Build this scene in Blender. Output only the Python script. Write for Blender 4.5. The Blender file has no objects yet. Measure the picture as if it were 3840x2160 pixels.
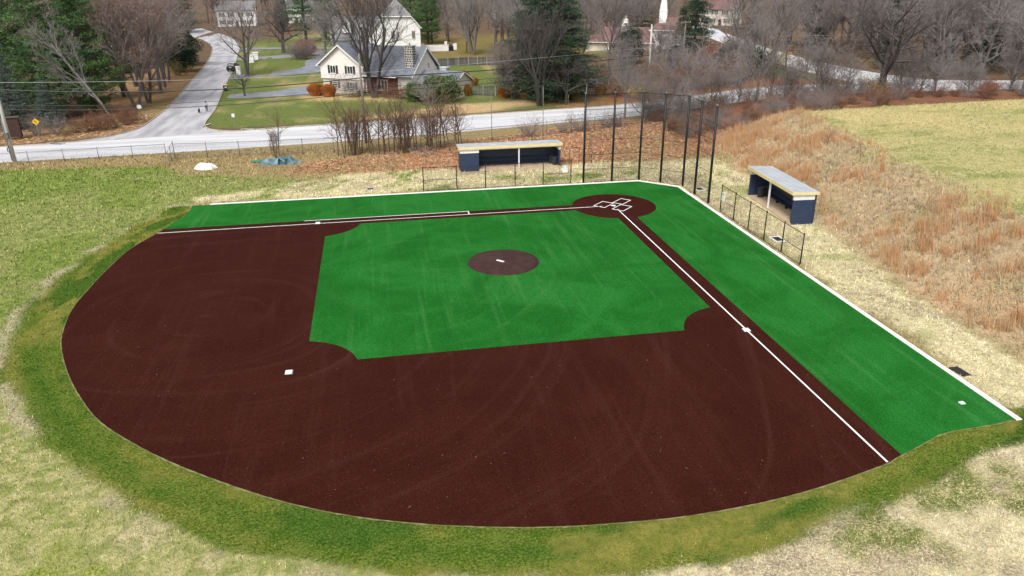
import bpy, math, random
import numpy as np
from mathutils import Vector, Matrix

scene = bpy.context.scene
R = math.radians

# ------------------------------------------------------------------ camera
cam_data = bpy.data.cameras.new("camera")
cam = bpy.data.objects.new("camera", cam_data)
scene.collection.objects.link(cam)
scene.camera = cam
cam_data.sensor_width = 36.0
cam_data.lens = 36.0 * 2812.63 / 3840.0
cam_data.clip_start = 0.5
cam_data.clip_end = 5000.0
_y, _p, _r = R(259.93680), R(22.91134), R(-0.44151)
_f = Vector((math.cos(_y) * math.cos(_p), math.sin(_y) * math.cos(_p), -math.sin(_p)))
_rt = Vector((math.sin(_y), -math.cos(_y), 0))
_up = _rt.cross(_f)
_rt2 = _rt * math.cos(_r) + _up * math.sin(_r)
_up2 = _up * math.cos(_r) - _rt * math.sin(_r)
cam.matrix_world = Matrix(((_rt2.x, _up2.x, -_f.x, 21.559), (_rt2.y, _up2.y, -_f.y, 65.842),
                           (_rt2.z, _up2.z, -_f.z, 20.610), (0, 0, 0, 1)))

# ------------------------------------------------------------------ overcast sky and soft sun
SUN_EL, SUN_AZ = 52.0, 60.0          # azimuth measured from +x towards +y (behind the camera, to its left)
world = bpy.data.worlds.new("World")
scene.world = world
world.use_nodes = True
nt = world.node_tree
nt.nodes.clear()
sky = nt.nodes.new("ShaderNodeTexSky")
sky.sky_type = 'NISHITA'
sky.sun_disc = False
sky.sun_elevation = R(SUN_EL)
sky.sun_rotation = R(90.0 - SUN_AZ)
sky.dust_density = 6.0
sky.air_density = 1.0
sky.ozone_density = 1.0
hs = nt.nodes.new("ShaderNodeHueSaturation")
hs.inputs['Saturation'].default_value = 0.18      # a closed cloud cover: nearly grey light
bg = nt.nodes.new("ShaderNodeBackground")
bg.inputs['Strength'].default_value = 0.15
wo = nt.nodes.new("ShaderNodeOutputWorld")
nt.links.new(sky.outputs[0], hs.inputs['Color'])
nt.links.new(hs.outputs[0], bg.inputs['Color'])
nt.links.new(bg.outputs[0], wo.inputs['Surface'])

sun_data = bpy.data.lights.new("sun", 'SUN')
sun_data.energy = 1.3
sun_data.angle = R(14)
sun_data.color = (1.0, 0.97, 0.93)
sun = bpy.data.objects.new("sun", sun_data)
scene.collection.objects.link(sun)
sd = Vector((math.cos(R(SUN_AZ)) * math.cos(R(SUN_EL)), math.sin(R(SUN_AZ)) * math.cos(R(SUN_EL)), math.sin(R(SUN_EL))))
sun.rotation_euler = sd.to_track_quat('Z', 'Y').to_euler()
sun.location = (20, 60, 80)

scene.view_settings.view_transform = 'Standard'
scene.view_settings.look = 'None'
scene.view_settings.exposure = 0.3
scene.view_settings.gamma = 1.0
scene.view_settings.use_curve_mapping = False
scene.render.engine = 'CYCLES'
scene.cycles.max_bounces = 6
scene.cycles.diffuse_bounces = 2
scene.cycles.glossy_bounces = 2
scene.cycles.transparent_max_bounces = 24
scene.cycles.use_denoising = True
scene.cycles.sample_clamp_indirect = 4.0

# ------------------------------------------------------------------ helpers
COL = scene.collection
rng = random.Random(7)


class MB:
    """collects shapes, builds ONE mesh"""
    def __init__(s):
        s.v, s.f, s.uv = [], [], []

    def add(s, vs, fs):
        o = len(s.v)
        s.v += [tuple(v) for v in vs]
        s.f += [tuple(i + o for i in f) for f in fs]
        return s

    def box(s, c, d, rz=0.0, tilt=None):
        """centre c, full size d, rotation about z (and an optional Matrix)"""
        hx, hy, hz = d[0] / 2, d[1] / 2, d[2] / 2
        M = Matrix.Rotation(rz, 3, 'Z')
        if tilt is not None:
            M = M @ tilt
        vs = []
        for z in (-hz, hz):
            for x, y in ((-hx, -hy), (hx, -hy), (hx, hy), (-hx, hy)):
                vs.append(Vector(c) + M @ Vector((x, y, z)))
        return s.add(vs, [(3, 2, 1, 0), (4, 5, 6, 7), (0, 1, 5, 4), (1, 2, 6, 5), (2, 3, 7, 6), (3, 0, 4, 7)])

    def prism(s, poly, z0, z1):
        """poly counter-clockwise in xy, extruded from z0 to z1"""
        n = len(poly)
        vs = [(x, y, z0) for x, y in poly] + [(x, y, z1) for x, y in poly]
        fs = [tuple(range(n - 1, -1, -1)), tuple(range(n, 2 * n))]
        fs += [(i, (i + 1) % n, n + (i + 1) % n, n + i) for i in range(n)]
        return s.add(vs, fs)

    def sheet(s, poly, z):
        return s.add([(x, y, z) for x, y in poly], [tuple(range(len(poly)))])

    def tube(s, pts, rad, n=6, cap=True):
        pts = [Vector(p) for p in pts]
        if not hasattr(rad, '__len__'):
            rad = [rad] * len(pts)
        rings = []
        for i, p in enumerate(pts):
            t = (pts[min(i + 1, len(pts) - 1)] - pts[max(i - 1, 0)]).normalized()
            ref = Vector((0, 0, 1)) if abs(t.z) < .9 else Vector((1, 0, 0))
            a = t.cross(ref).normalized()
            b = t.cross(a)
            rings.append([p + (a * math.cos(2 * math.pi * k / n) + b * math.sin(2 * math.pi * k / n)) * rad[i] for k in range(n)])
        vs = [v for r in rings for v in r]
        fs = []
        for i in range(len(pts) - 1):
            for k in range(n):
                k2 = (k + 1) % n
                fs.append((i * n + k, i * n + k2, (i + 1) * n + k2, (i + 1) * n + k))
        if cap:
            fs.append(tuple(range(n - 1, -1, -1)))
            fs.append(tuple(range((len(pts) - 1) * n, len(pts) * n)))
        return s.add(vs, fs)

    def lathe(s, prof, n=16, c=(0, 0, 0)):
        """profile [(r, z)...] turned about z"""
        vs = [(c[0] + r * math.cos(2 * math.pi * k / n), c[1] + r * math.sin(2 * math.pi * k / n), c[2] + z) for r, z in prof for k in range(n)]
        fs = [(i * n + k, i * n + (k + 1) % n, (i + 1) * n + (k + 1) % n, (i + 1) * n + k) for i in range(len(prof) - 1) for k in range(n)]
        fs.append(tuple(range(n - 1, -1, -1)))
        fs.append(tuple(range((len(prof) - 1) * n, len(prof) * n)))
        return s.add(vs, fs)

    def mesh(s, name, mat, smooth=False):
        me = bpy.data.meshes.new(name)
        me.from_pydata(s.v, [], s.f)
        me.update()
        if mat is not None:
            me.materials.append(mat)
        if smooth:
            me.polygons.foreach_set('use_smooth', [True] * len(me.polygons))
        return me

    def build(s, name, mat, parent=None, smooth=False):
        return link(name, s.mesh(name, mat, smooth), parent)


def link(name, me, parent=None, loc=(0, 0, 0), rz=0.0, scale=1.0):
    o = bpy.data.objects.new(name, me)
    COL.objects.link(o)
    o.location = loc
    o.rotation_euler = (0, 0, rz)
    if scale != 1.0:
        o.scale = (scale,) * 3 if not hasattr(scale, '__len__') else scale
    if parent is not None:
        o.parent = parent
    return o


def np_mesh(name, V, F, mats, smooth=False, mi=None):
    """V (n,3), F (m,k) with one k"""
    me = bpy.data.meshes.new(name)
    V = np.ascontiguousarray(V, dtype=np.float32)
    F = np.ascontiguousarray(F, dtype=np.int32)
    k = F.shape[1]
    me.vertices.add(len(V))
    me.vertices.foreach_set('co', V.ravel())
    me.loops.add(F.size)
    me.loops.foreach_set('vertex_index', F.ravel())
    me.polygons.add(len(F))
    me.polygons.foreach_set('loop_start', np.arange(0, F.size, k, dtype=np.int32))
    if mi is not None:
        me.polygons.foreach_set('material_index', np.ascontiguousarray(mi, dtype=np.int32))
    if smooth:
        me.polygons.foreach_set('use_smooth', np.ones(len(F), dtype=bool))
    me.update(calc_edges=True)
    for m in (mats if isinstance(mats, (list, tuple)) else [mats]):
        me.materials.append(m)
    return me


def tag(o, label=None, cat=None, group=None, kind=None):
    if label:
        o['label'] = label
    if cat:
        o['category'] = cat
    if group:
        o['group'] = group
    if kind:
        o['kind'] = kind
    return o


def thing(name, label, cat, loc=(0, 0, 0), rz=0.0, group=None, scale=1.0):
    o = link(name, None, None, loc, rz, scale)
    o.empty_display_size = 0.3
    return tag(o, label, cat, group)


def dup(root, loc, rz=0.0, scale=1.0, label=None, group=None):
    """copy of a thing, its parts and sub-parts (mesh data shared)"""
    def cp(o, parent):
        c = o.copy()
        COL.objects.link(c)
        c.parent = parent
        for ch in kids.get(o.name, ()):
            cp(ch, c)
        return c
    kids = {}
    stack = [root]
    while stack:
        o = stack.pop()
        ks = list(o.children)
        kids[o.name] = ks
        stack += ks
    r = cp(root, None)
    r.location = loc
    r.rotation_euler = (0, 0, rz)
    r.scale = (scale,) * 3 if not hasattr(scale, '__len__') else scale
    if label:
        r['label'] = label
    if group:
        r['group'] = group
    return r


# ------------------------------------------------------------------ noise for the terrain
def _hash(ix, iy, seed):
    h = (ix.astype(np.int64) * 374761393 + iy.astype(np.int64) * 668265263 + seed * 974711) & 0x7fffffff
    h = ((h ^ (h >> 13)) * 1274126177) & 0x7fffffff
    return ((h ^ (h >> 16)) & 0xffff) / 65535.0


def vnoise(x, y, seed=0):
    ix, iy = np.floor(x), np.floor(y)
    fx, fy = x - ix, y - iy
    fx, fy = fx * fx * (3 - 2 * fx), fy * fy * (3 - 2 * fy)
    a, b = _hash(ix, iy, seed), _hash(ix + 1, iy, seed)
    c, d = _hash(ix, iy + 1, seed), _hash(ix + 1, iy + 1, seed)
    return (a * (1 - fx) + b * fx) * (1 - fy) + (c * (1 - fx) + d * fx) * fy


def fbm(x, y, scale, seed=0, octv=4):
    s, amp, tot = 0, 1.0, 0
    x, y = np.asarray(x, float) / scale, np.asarray(y, float) / scale
    for i in range(octv):
        s = s + amp * vnoise(x, y, seed + i * 17)
        tot += amp
        x, y, amp = x * 2.03 + 5.3, y * 2.03 + 1.7, amp * .55
    return s / tot


def sstep(a, b, x):
    t = np.clip((np.asarray(x, float) - a) / (b - a), 0, 1)
    return t * t * (3 - 2 * t)


def poly_sd(x, y, pts):
    """signed distance, positive inside"""
    d = np.full(x.shape, 1e9)
    ins = np.zeros(x.shape, bool)
    n = len(pts)
    for i in range(n):
        x0, y0 = pts[i]
        x1, y1 = pts[(i + 1) % n]
        dx, dy = x1 - x0, y1 - y0
        t = np.clip(((x - x0) * dx + (y - y0) * dy) / (dx * dx + dy * dy + 1e-12), 0, 1)
        d = np.minimum(d, np.hypot(x - x0 - t * dx, y - y0 - t * dy))
        c = (y0 > y) != (y1 > y)
        ins ^= c & (x < (x1 - x0) * (y - y0) / ((y1 - y0) if y1 != y0 else 1e-12) + x0)
    return np.where(ins, d, -d)


# ------------------------------------------------------------------ terrain height
def hill_base(y):
    return np.interp(y, [-40, -18, -10, 0, 11, 23, 34, 60], [-22, -19.0, -17.6, -16.2, -15.2, -13.9, -13.0, -12.5])


def terrain(x, y):
    x, y = np.asarray(x, float), np.asarray(y, float)
    xb = hill_base(y)
    w = np.interp(y, [-30, -10, 5, 20, 60], [13, 11.8, 10.6, 10.8, 12])
    t = np.clip((xb - x) / w, 0, 1)
    h = 4.0 * (t * t * (3 - 2 * t) * .55 + t * .45) + .012 * np.clip(xb - w - x, 0, 60)
    h = h + .35 * (fbm(x, y, 7.0, 5) - .5) * sstep(0, .25, t) * (1 - sstep(.9, 1.3, (xb - x) / w))
    road = 2.0 * sstep(-12, -52, x)
    k = sstep(-20, -38, y)
    z = h * (1 - k) + road * k
    # the far ground behind the houses climbs a little
    z = z + 5.0 * sstep(-190, -420, y)
    return z


def tz(x, y):
    return float(terrain(np.array([x]), np.array([y]))[0])
# ------------------------------------------------------------------ materials
def new_mat(name):
    m = bpy.data.materials.new(name)
    m.use_nodes = True
    nt = m.node_tree
    nt.nodes.clear()
    out = nt.nodes.new('ShaderNodeOutputMaterial')
    b = nt.nodes.new('ShaderNodeBsdfPrincipled')
    nt.links.new(b.outputs[0], out.inputs[0])
    return m, nt, b, out


def N(nt, typ, **kw):
    n = nt.nodes.new(typ)
    for k, v in kw.items():
        if k == 'ins':
            for i, val in v.items():
                if hasattr(val, 'is_linked') or isinstance(val, bpy.types.NodeSocket):
                    nt.links.new(val, n.inputs[i])
                else:
                    n.inputs[i].default_value = val
        else:
            setattr(n, k, v)
    return n


def c4(c):
    return (c[0], c[1], c[2], 1.0)


def mixc(nt, fac, a, b, blend='MIX'):
    n = nt.nodes.new('ShaderNodeMix')
    n.data_type = 'RGBA'
    n.blend_type = blend
    for sock, val in ((n.inputs[0], fac), (n.inputs[6], a), (n.inputs[7], b)):
        if isinstance(val, bpy.types.NodeSocket):
            nt.links.new(val, sock)
        else:
            sock.default_value = val if not hasattr(val, '__len__') else c4(val)
    return n.outputs[2]


def noise(nt, co, scale, detail=3.0, rough=.55, dist=0.0):
    return N(nt, 'ShaderNodeTexNoise', ins={'Vector': co, 'Scale': scale, 'Detail': detail, 'Roughness': rough, 'Distortion': dist}).outputs['Fac']


def ramp(nt, fac, a, b):
    return N(nt, 'ShaderNodeMapRange', interpolation_type='SMOOTHSTEP', ins={0: fac, 1: a, 2: b, 3: 0.0, 4: 1.0}).outputs[0]


def mapping(nt, co, sc, rot=(0, 0, 0)):
    return N(nt, 'ShaderNodeMapping', ins={'Vector': co, 'Scale': sc, 'Rotation': rot}).outputs[0]


def bump(nt, b, h, strength=.3, dist=.02):
    n = N(nt, 'ShaderNodeBump', ins={'Height': h, 'Strength': strength, 'Distance': dist})
    nt.links.new(n.outputs[0], b.inputs['Normal'])


MATS = {}


def mat(name, a, b=None, scale=3.0, rough=.8, lo=.35, hi=.65, detail=4.0, metal=0.0, bmp=0.0, bscale=None, spec=.3, coord='Object', stretch=None):
    """two-tone weathered surface"""
    if name in MATS:
        return MATS[name]
    m, nt, bs, out = new_mat(name)
    b = b or tuple(c * .75 for c in a)
    tc = N(nt, 'ShaderNodeTexCoord').outputs[coord] if coord != 'World' else N(nt, 'ShaderNodeNewGeometry').outputs['Position']
    if stretch:
        tc = mapping(nt, tc, stretch)
    n = noise(nt, tc, scale, detail)
    f = ramp(nt, n, lo, hi)
    col = mixc(nt, f, a, b)
    nt.links.new(col, bs.inputs['Base Color'])
    bs.inputs['Roughness'].default_value = rough
    bs.inputs['Metallic'].default_value = metal
    bs.inputs['Specular IOR Level'].default_value = spec
    if bmp:
        bump(nt, bs, noise(nt, tc, bscale or scale * 6, 3.0), bmp, .03)
    MATS[name] = m
    return m


def ground_material():
    m, nt, bs, out = new_mat('ground_cover')
    pos = N(nt, 'ShaderNodeNewGeometry').outputs['Position']
    A = N(nt, 'ShaderNodeAttribute', attribute_name='col_a').outputs['Color']
    B = N(nt, 'ShaderNodeAttribute', attribute_name='col_b').outputs['Color']
    bias = N(nt, 'ShaderNodeAttribute', attribute_name='bias').outputs['Fac']
    warp = mapping(nt, pos, (1.0, 1.0, 1.0))
    n1 = noise(nt, warp, 1.3, 6.0, .68, .6)
    n2 = noise(nt, warp, 9.0, 4.0, .7, .4)
    n3 = noise(nt, warp, 34.0, 2.0, .6)
    s = N(nt, 'ShaderNodeMath', operation='MULTIPLY', ins={0: n1, 1: .5}).outputs[0]
    s = N(nt, 'ShaderNodeMath', operation='MULTIPLY_ADD', ins={0: n2, 1: .5, 2: s}).outputs[0]
    d = N(nt, 'ShaderNodeMath', operation='SUBTRACT', ins={0: s, 1: bias}).outputs[0]
    f = ramp(nt, d, -.05, .05)
    col = mixc(nt, f, A, B)
    v = N(nt, 'ShaderNodeMapRange', ins={0: n2, 1: .33, 2: .67, 3: .55, 4: 1.5}).outputs[0]
    v2 = N(nt, 'ShaderNodeMapRange', ins={0: n3, 1: .33, 2: .67, 3: .60, 4: 1.42}).outputs[0]
    vv = N(nt, 'ShaderNodeMath', operation='MULTIPLY', ins={0: v, 1: v2}).outputs[0]
    vec = N(nt, 'ShaderNodeCombineColor', ins={0: vv, 1: vv, 2: vv}).outputs[0]
    col = mixc(nt, 1.0, col, vec, 'MULTIPLY')
    nt.links.new(col, bs.inputs['Base Color'])
    bs.inputs['Roughness'].default_value = .95
    bs.inputs['Specular IOR Level'].default_value = .02
    h = N(nt, 'ShaderNodeMath', operation='ADD', ins={0: n2, 1: n3}).outputs[0]
    bump(nt, bs, h, .55, .06)
    return m


def turf_material(name, a, b, c, streak_rot, centre, k_st=.45, k_ring=.5, seam_axis=0):
    """synthetic turf: pile grain, brushing streaks, broad wear"""
    m, nt, bs, out = new_mat(name)
    pos = N(nt, 'ShaderNodeNewGeometry').outputs['Position']
    big = noise(nt, pos, .16, 4.0, .6, 1.2)
    st = noise(nt, mapping(nt, pos, (1.4, .07, 1.0), (0, 0, streak_rot)), 1.0, 4.0, .62, .25)
    sp = N(nt, 'ShaderNodeSeparateXYZ', ins={0: pos})
    dx = N(nt, 'ShaderNodeMath', operation='SUBTRACT', ins={0: sp.outputs[0], 1: centre[0]}).outputs[0]
    dy = N(nt, 'ShaderNodeMath', operation='SUBTRACT', ins={0: sp.outputs[1], 1: centre[1]}).outputs[0]
    th = N(nt, 'ShaderNodeMath', operation='ARCTAN2', ins={0: dy, 1: dx}).outputs[0]
    rr = N(nt, 'ShaderNodeVectorMath', operation='LENGTH', ins={0: N(nt, 'ShaderNodeCombineXYZ', ins={0: dx, 1: dy, 2: 0.0}).outputs[0]}).outputs['Value']
    rr = N(nt, 'ShaderNodeMath', operation='MULTIPLY_ADD', ins={0: noise(nt, pos, .05, 1.0), 1: 6.0, 2: rr}).outputs[0]
    pol = N(nt, 'ShaderNodeCombineXYZ', ins={0: N(nt, 'ShaderNodeMath', operation='MULTIPLY', ins={0: rr, 1: .95}).outputs[0], 1: N(nt, 'ShaderNodeMath', operation='MULTIPLY', ins={0: th, 1: .55}).outputs[0], 2: 0.0}).outputs[0]
    st2 = noise(nt, pol, 1.0, 4.0, .62, .15)
    fine = noise(nt, pos, 14.0, 4.0, .72)
    fine2 = noise(nt, mapping(nt, pos, (60, 18, 30), (0, 0, .4)), 1.0, 2.0, .6)
    col = mixc(nt, ramp(nt, big, .34, .66), a, b)
    f = N(nt, 'ShaderNodeMath', operation='MULTIPLY', ins={0: ramp(nt, st, .50, .80), 1: k_st}).outputs[0]
    col = mixc(nt, f, col, c)
    f = N(nt, 'ShaderNodeMath', operation='MULTIPLY', ins={0: ramp(nt, st2, .50, .80), 1: k_ring}).outputs[0]
    col = mixc(nt, f, col, c)
    # glued seams between the rolls, every 4.57 m
    sx_ = N(nt, 'ShaderNodeMath', operation='FRACT', ins={0: N(nt, 'ShaderNodeMath', operation='DIVIDE', ins={0: N(nt, 'ShaderNodeMath', operation='MULTIPLY_ADD', ins={0: noise(nt, pos, .8, 1.0), 1: .10, 2: sp.outputs[seam_axis]}).outputs[0], 1: 4.57}).outputs[0]}).outputs[0]
    sm = N(nt, 'ShaderNodeMath', operation='LESS_THAN', ins={0: sx_, 1: .012}).outputs[0]
    sm = N(nt, 'ShaderNodeMath', operation='MULTIPLY', ins={0: sm, 1: N(nt, 'ShaderNodeMath', operation='MULTIPLY', ins={0: ramp(nt, noise(nt, pos, .3, 2.0), .4, .65), 1: .35}).outputs[0]}).outputs[0]
    col = mixc(nt, sm, col, tuple(x * .45 for x in a))
    v = N(nt, 'ShaderNodeMapRange', ins={0: fine, 1: .33, 2: .67, 3: .60, 4: 1.48}).outputs[0]
    v2 = N(nt, 'ShaderNodeMapRange', ins={0: fine2, 1: .2, 2: .8, 3: .75, 4: 1.25}).outputs[0]
    vv = N(nt, 'ShaderNodeMath', operation='MULTIPLY', ins={0: v, 1: v2}).outputs[0]
    col = mixc(nt, 1.0, col, N(nt, 'ShaderNodeCombineColor', ins={0: vv, 1: vv, 2: vv}).outputs[0], 'MULTIPLY')
    nt.links.new(col, bs.inputs['Base Color'])
    bs.inputs['Roughness'].default_value = .8
    bs.inputs['Specular IOR Level'].default_value = .03
    bump(nt, bs, fine, .35, .03)
    return m


def link_mesh_material(name, col, pitch, wire, rough=.5):
    """woven wire or cord: open between the strands (uv in metres)"""
    m, nt, bs, out = new_mat(name)
    uv = N(nt, 'ShaderNodeTexCoord').outputs['UV']
    sep = N(nt, 'ShaderNodeSeparateXYZ', ins={0: uv})
    u, v = sep.outputs[0], sep.outputs[1]
    masks = []
    for op in ('ADD', 'SUBTRACT'):
        t = N(nt, 'ShaderNodeMath', operation=op, ins={0: u, 1: v}).outputs[0]
        t = N(nt, 'ShaderNodeMath', operation='DIVIDE', ins={0: t, 1: pitch}).outputs[0]
        t = N(nt, 'ShaderNodeMath', operation='FRACT', ins={0: t}).outputs[0]
        masks.append(N(nt, 'ShaderNodeMath', operation='LESS_THAN', ins={0: t, 1: wire / pitch}).outputs[0])
    mk = N(nt, 'ShaderNodeMath', operation='MAXIMUM', ins={0: masks[0], 1: masks[1]}).outputs[0]
    tr = N(nt, 'ShaderNodeBsdfTransparent')
    mx = N(nt, 'ShaderNodeMixShader', ins={0: mk, 1: tr.outputs[0], 2: bs.outputs[0]})
    nt.links.new(mx.outputs[0], out.inputs[0])
    bs.inputs['Base Color'].default_value = c4(col)
    bs.inputs['Roughness'].default_value = rough
    MATS[name] = m
    return m


def glass(name='window_glass', col=(.03, .035, .04)):
    if name in MATS:
        return MATS[name]
    m, nt, bs, out = new_mat(name)
    bs.inputs['Base Color'].default_value = c4(col)
    bs.inputs['Roughness'].default_value = .08
    bs.inputs['Specular IOR Level'].default_value = .6
    MATS[name] = m
    return m


M_ground = ground_material()
M_turf = turf_material('green_turf', (.0088, .096, .0115), (.0155, .130, .019), (.052, .180, .048), .30, (20.0, 15.0), .50, .22)
M_clay = turf_material('brown_turf', (.0385, .0094, .0064), (.0320, .0074, .0050), (.060, .021, .0160), .12, (33.0, 19.0), .40, .60, 1)
M_white = mat('white_paint', (.80, .80, .79), (.72, .72, .71), 2.0, .7)
M_kerbw = mat('white_kerb', (.80, .79, .78), (.66, .65, .63), 1.2, .8, .45, .75, bmp=.1)
M_asph = mat('road_asphalt', (.60, .60, .62), (.45, .45, .47), 1.0, .9, .36, .68, 6.0, bmp=.2, bscale=18, coord='World', stretch=(.07, .55, 1))
M_asph2 = mat('side_asphalt', (.47, .465, .485), (.29, .285, .305), 1.0, .9, .34, .70, 6.0, bmp=.2, bscale=18, coord='World', stretch=(.55, .09, 1))
M_drive = mat('drive_asphalt', (.25, .26, .29), (.18, .19, .215), .4, .9, coord='World')
M_concrete = mat('concrete', (.48, .46, .42), (.36, .34, .31), .8, .9, bmp=.15)
M_black = mat('black_coat', (.012, .012, .013), (.02, .019, .019), 4, .45)
M_galv = mat('galvanised', (.24, .25, .26), (.15, .16, .17), 6, .5, metal=.3)
M_darkgalv = mat('old_fence_wire', (.10, .10, .10), (.15, .14, .13), 5, .6)
M_chain = link_mesh_material('chain_link', (.12, .125, .125), .06, .005)
M_chainb = link_mesh_material('black_chain_link', (.015, .015, .015), .055, .0042)
M_net = link_mesh_material('backstop_netting', (.010, .010, .011), .048, .0055)
M_navy = mat('navy_paint', (.018, .035, .085), (.013, .027, .068), 1.5, .65)
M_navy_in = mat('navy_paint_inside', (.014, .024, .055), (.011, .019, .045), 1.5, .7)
M_yellow = mat('yellow_fascia', (.74, .61, .31), (.66, .55, .28), 1.5, .6)
M_wht = mat('white_board', (.78, .78, .79), (.70, .71, .72), 1.5, .6)
M_roofg = mat('grey_roof_sheet', (.42, .45, .48), (.36, .39, .42), .8, .6, bmp=.1)
M_slab = mat('tan_slab', (.55, .42, .29), (.48, .36, .24), 1.0, .9)
M_can = mat('dark_can', (.035, .04, .05), (.05, .056, .066), 4, .5)
# ------------------------------------------------------------------ the field outline (metres, home plate at the origin, +x first base, +y third base)
ARC = [(40.88, .09), (42.0, 3.6), (42.4, 7.2), (42.57, 11.65), (42.5, 15.8), (41.8, 19.6), (41.06, 21.93), (39.67, 25.1), (38.1, 28.0), (36.34, 30.7), (34.2, 33.0),
       (32.0, 35.0), (29.4, 37.0), (26.87, 38.7), (24.35, 40.05), (21.95, 41.0), (19.6, 41.7), (16.46, 42.38), (13.26, 42.74), (9.9, 42.86), (6.24, 42.57), (3.14, 42.0), (-.04, 41.17)]


def smooth_line(pts, sub=4):
    out = []
    n = len(pts)
    for i in range(n - 1):
        p0, p1, p2, p3 = pts[max(i - 1, 0)], pts[i], pts[i + 1], pts[min(i + 2, n - 1)]
        for k in range(sub):
            t = k / sub
            out.append(tuple(.5 * ((2 * p1[j]) + (-p0[j] + p2[j]) * t + (2 * p0[j] - 5 * p1[j] + 4 * p2[j] - p3[j]) * t * t + (-p0[j] + 3 * p1[j] - 3 * p2[j] + p3[j]) * t ** 3) for j in (0, 1)))
    out.append(tuple(pts[-1]))
    return out


def arcpts(c, r, a0, a1, n):
    return [(c[0] + r * math.cos(R(a0 + (a1 - a0) * i / n)), c[1] + r * math.sin(R(a0 + (a1 - a0) * i / n))) for i in range(n + 1)]


arc = smooth_line(ARC)
END_R = [(-.9, 40.78), (-2.18, 40.30), (-3.71, 39.66), (-4.73, 39.45), (-6.53, 39.38), (-8.6, 39.15)]
END_L = [(40.64, -.96), (40.2, -2.9), (39.7, -4.25), (39.5, -6.5), (39.6, -8.1)]
TURF = [(38.1, -8.1), (-5.2, -8.1), (-8.4, -5.1)] + END_R[::-1] + arc[::-1] + END_L
CLAY = [(-1.0, 3.0), (-1.0, 40.80)] + arc[::-1] + [(40.65, -1.0), (3.0, -1.0)]
SOD_OUT = [(40.2, -8.6), (41.6, -8.3), (42.0, -6.6), (42.1, -4.5), (43.3, -2.4), (44.8, 4.5), (45.5, 9.5), (45.8, 13.9), (44.8, 19.6), (43.5, 24.4), (41.4, 27.4), (39.8, 30.0), (38.0, 32.5),
           (35.8, 35.1), (33.0, 37.8), (30.6, 40.0), (28.7, 41.4), (25.6, 42.6), (23.5, 43.4), (21.3, 44.2), (18.4, 44.9), (12, 45.7), (9.0, 45.5), (6.3, 44.9), (3.1, 44.0),
           (-.5, 43.1), (-1.6, 42.6), (-3.4, 41.7), (-5.5, 41.2), (-7.4, 40.9), (-10.5, 40.3), (-11.5, 39.0)]
ROAD_NEAR = [(140, -26.5), (100, -29), (66, -31.8), (45, -33.4), (27.3, -35.4), (10, -38.6), (-7, -42.6), (-22, -45.2), (-37, -46.8), (-55, -46.4), (-75, -45.2), (-100, -43.5), (-140, -41)]
ROAD_FAR = [(140, -34), (100, -37.8), (70, -41.4), (50, -44.3), (27.8, -48.2), (12, -50.3), (-9.8, -53.6), (-24, -55.4), (-40, -56.6), (-57, -56.0), (-77, -54.6), (-102, -53.0), (-142, -50)]


def resample(pts, step=1.5):
    out = []
    for (x0, y0), (x1, y1) in zip(pts, pts[1:]):
        n = max(1, int(math.hypot(x1 - x0, y1 - y0) / step))
        out += [(x0 + (x1 - x0) * i / n, y0 + (y1 - y0) * i / n) for i in range(n)]
    return out + [pts[-1]]


ROAD_POLY = ROAD_NEAR + ROAD_FAR[::-1]
# side road (left and right edges, from the main road backwards)
SIDE_L = [(62.0, -42.6), (58.5, -45.2), (56.3, -48.5), (55.4, -53), (55.6, -65), (56.8, -82), (59.0, -105), (61.6, -132), (64.6, -158), (69, -185), (78, -215), (95, -250)]
SIDE_R = [(41.0, -45.6), (43.6, -46.6), (45.6, -48.6), (46.8, -53), (47.5, -65), (49.3, -82), (51.6, -105), (54.4, -132), (57.6, -158), (61.5, -188), (70, -222), (86, -258)]
SIDE_POLY = SIDE_L + SIDE_R[::-1]
# second road on the right, leaving the junction backwards
FAR_L = [(-60, -55.6), (-62.0, -58), (-61.5, -64), (-62.5, -80), (-65, -94), (-68, -112), (-73, -134), (-80, -165), (-90, -200)]
FAR_R = [(-92, -53.6), (-82, -55.8), (-76, -61), (-74, -70), (-73.5, -82), (-74.5, -96), (-77, -114), (-82, -136), (-89, -167), (-99, -202)]
FAR_POLY = FAR_L + FAR_R[::-1]
DRIVES = [
    [(47.6, -83.0), (41, -84.4), (37.0, -88.8), (32.6, -90.0), (31.8, -79.2), (40, -78.0), (47.2, -78.0)],
    [(52.0, -112.5), (46, -115.0), (40, -119.5), (37.5, -126), (38, -138), (34, -152), (27, -152), (24, -138), (26, -120), (33.5, -112.5), (43, -108.4), (51.4, -107.0)],
    [(56, -150), (48, -153), (40, -158), (36, -164), (32, -160), (34, -152), (44, -146.5), (55, -144)],
    [(60, -178), (46, -178), (34, -175), (34, -170), (46, -172.5), (58.5, -172)],
]

# ------------------------------------------------------------------ ground sheet with its cover
def axis(core0, core1, step, far0, far1):
    a = [core0]
    s = step
    while a[-1] > far0:
        s *= 1.16
        a.append(a[-1] - s)
    b = [core1]
    s = step
    while b[-1] < far1:
        s *= 1.16
        b.append(b[-1] + s)
    return np.array(a[::-1][:-1] + list(np.arange(core0, core1, step)) + b)


gx = axis(-44, 62, .27, -1500, 1500)
gy = axis(-50, 50, .27, -2000, 400)
GX, GY = np.meshgrid(gx, gy)
X, Y = GX.ravel(), GY.ravel()
Z = terrain(X, Y)
for poly in [ROAD_POLY, SIDE_POLY, FAR_POLY] + DRIVES:
    sdv = poly_sd(X, Y, poly)
    Z = Z - .14 * sstep(.05, .75, sdv)
Z = Z - .05 * sstep(-.1, .6, poly_sd(X, Y, TURF))
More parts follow.
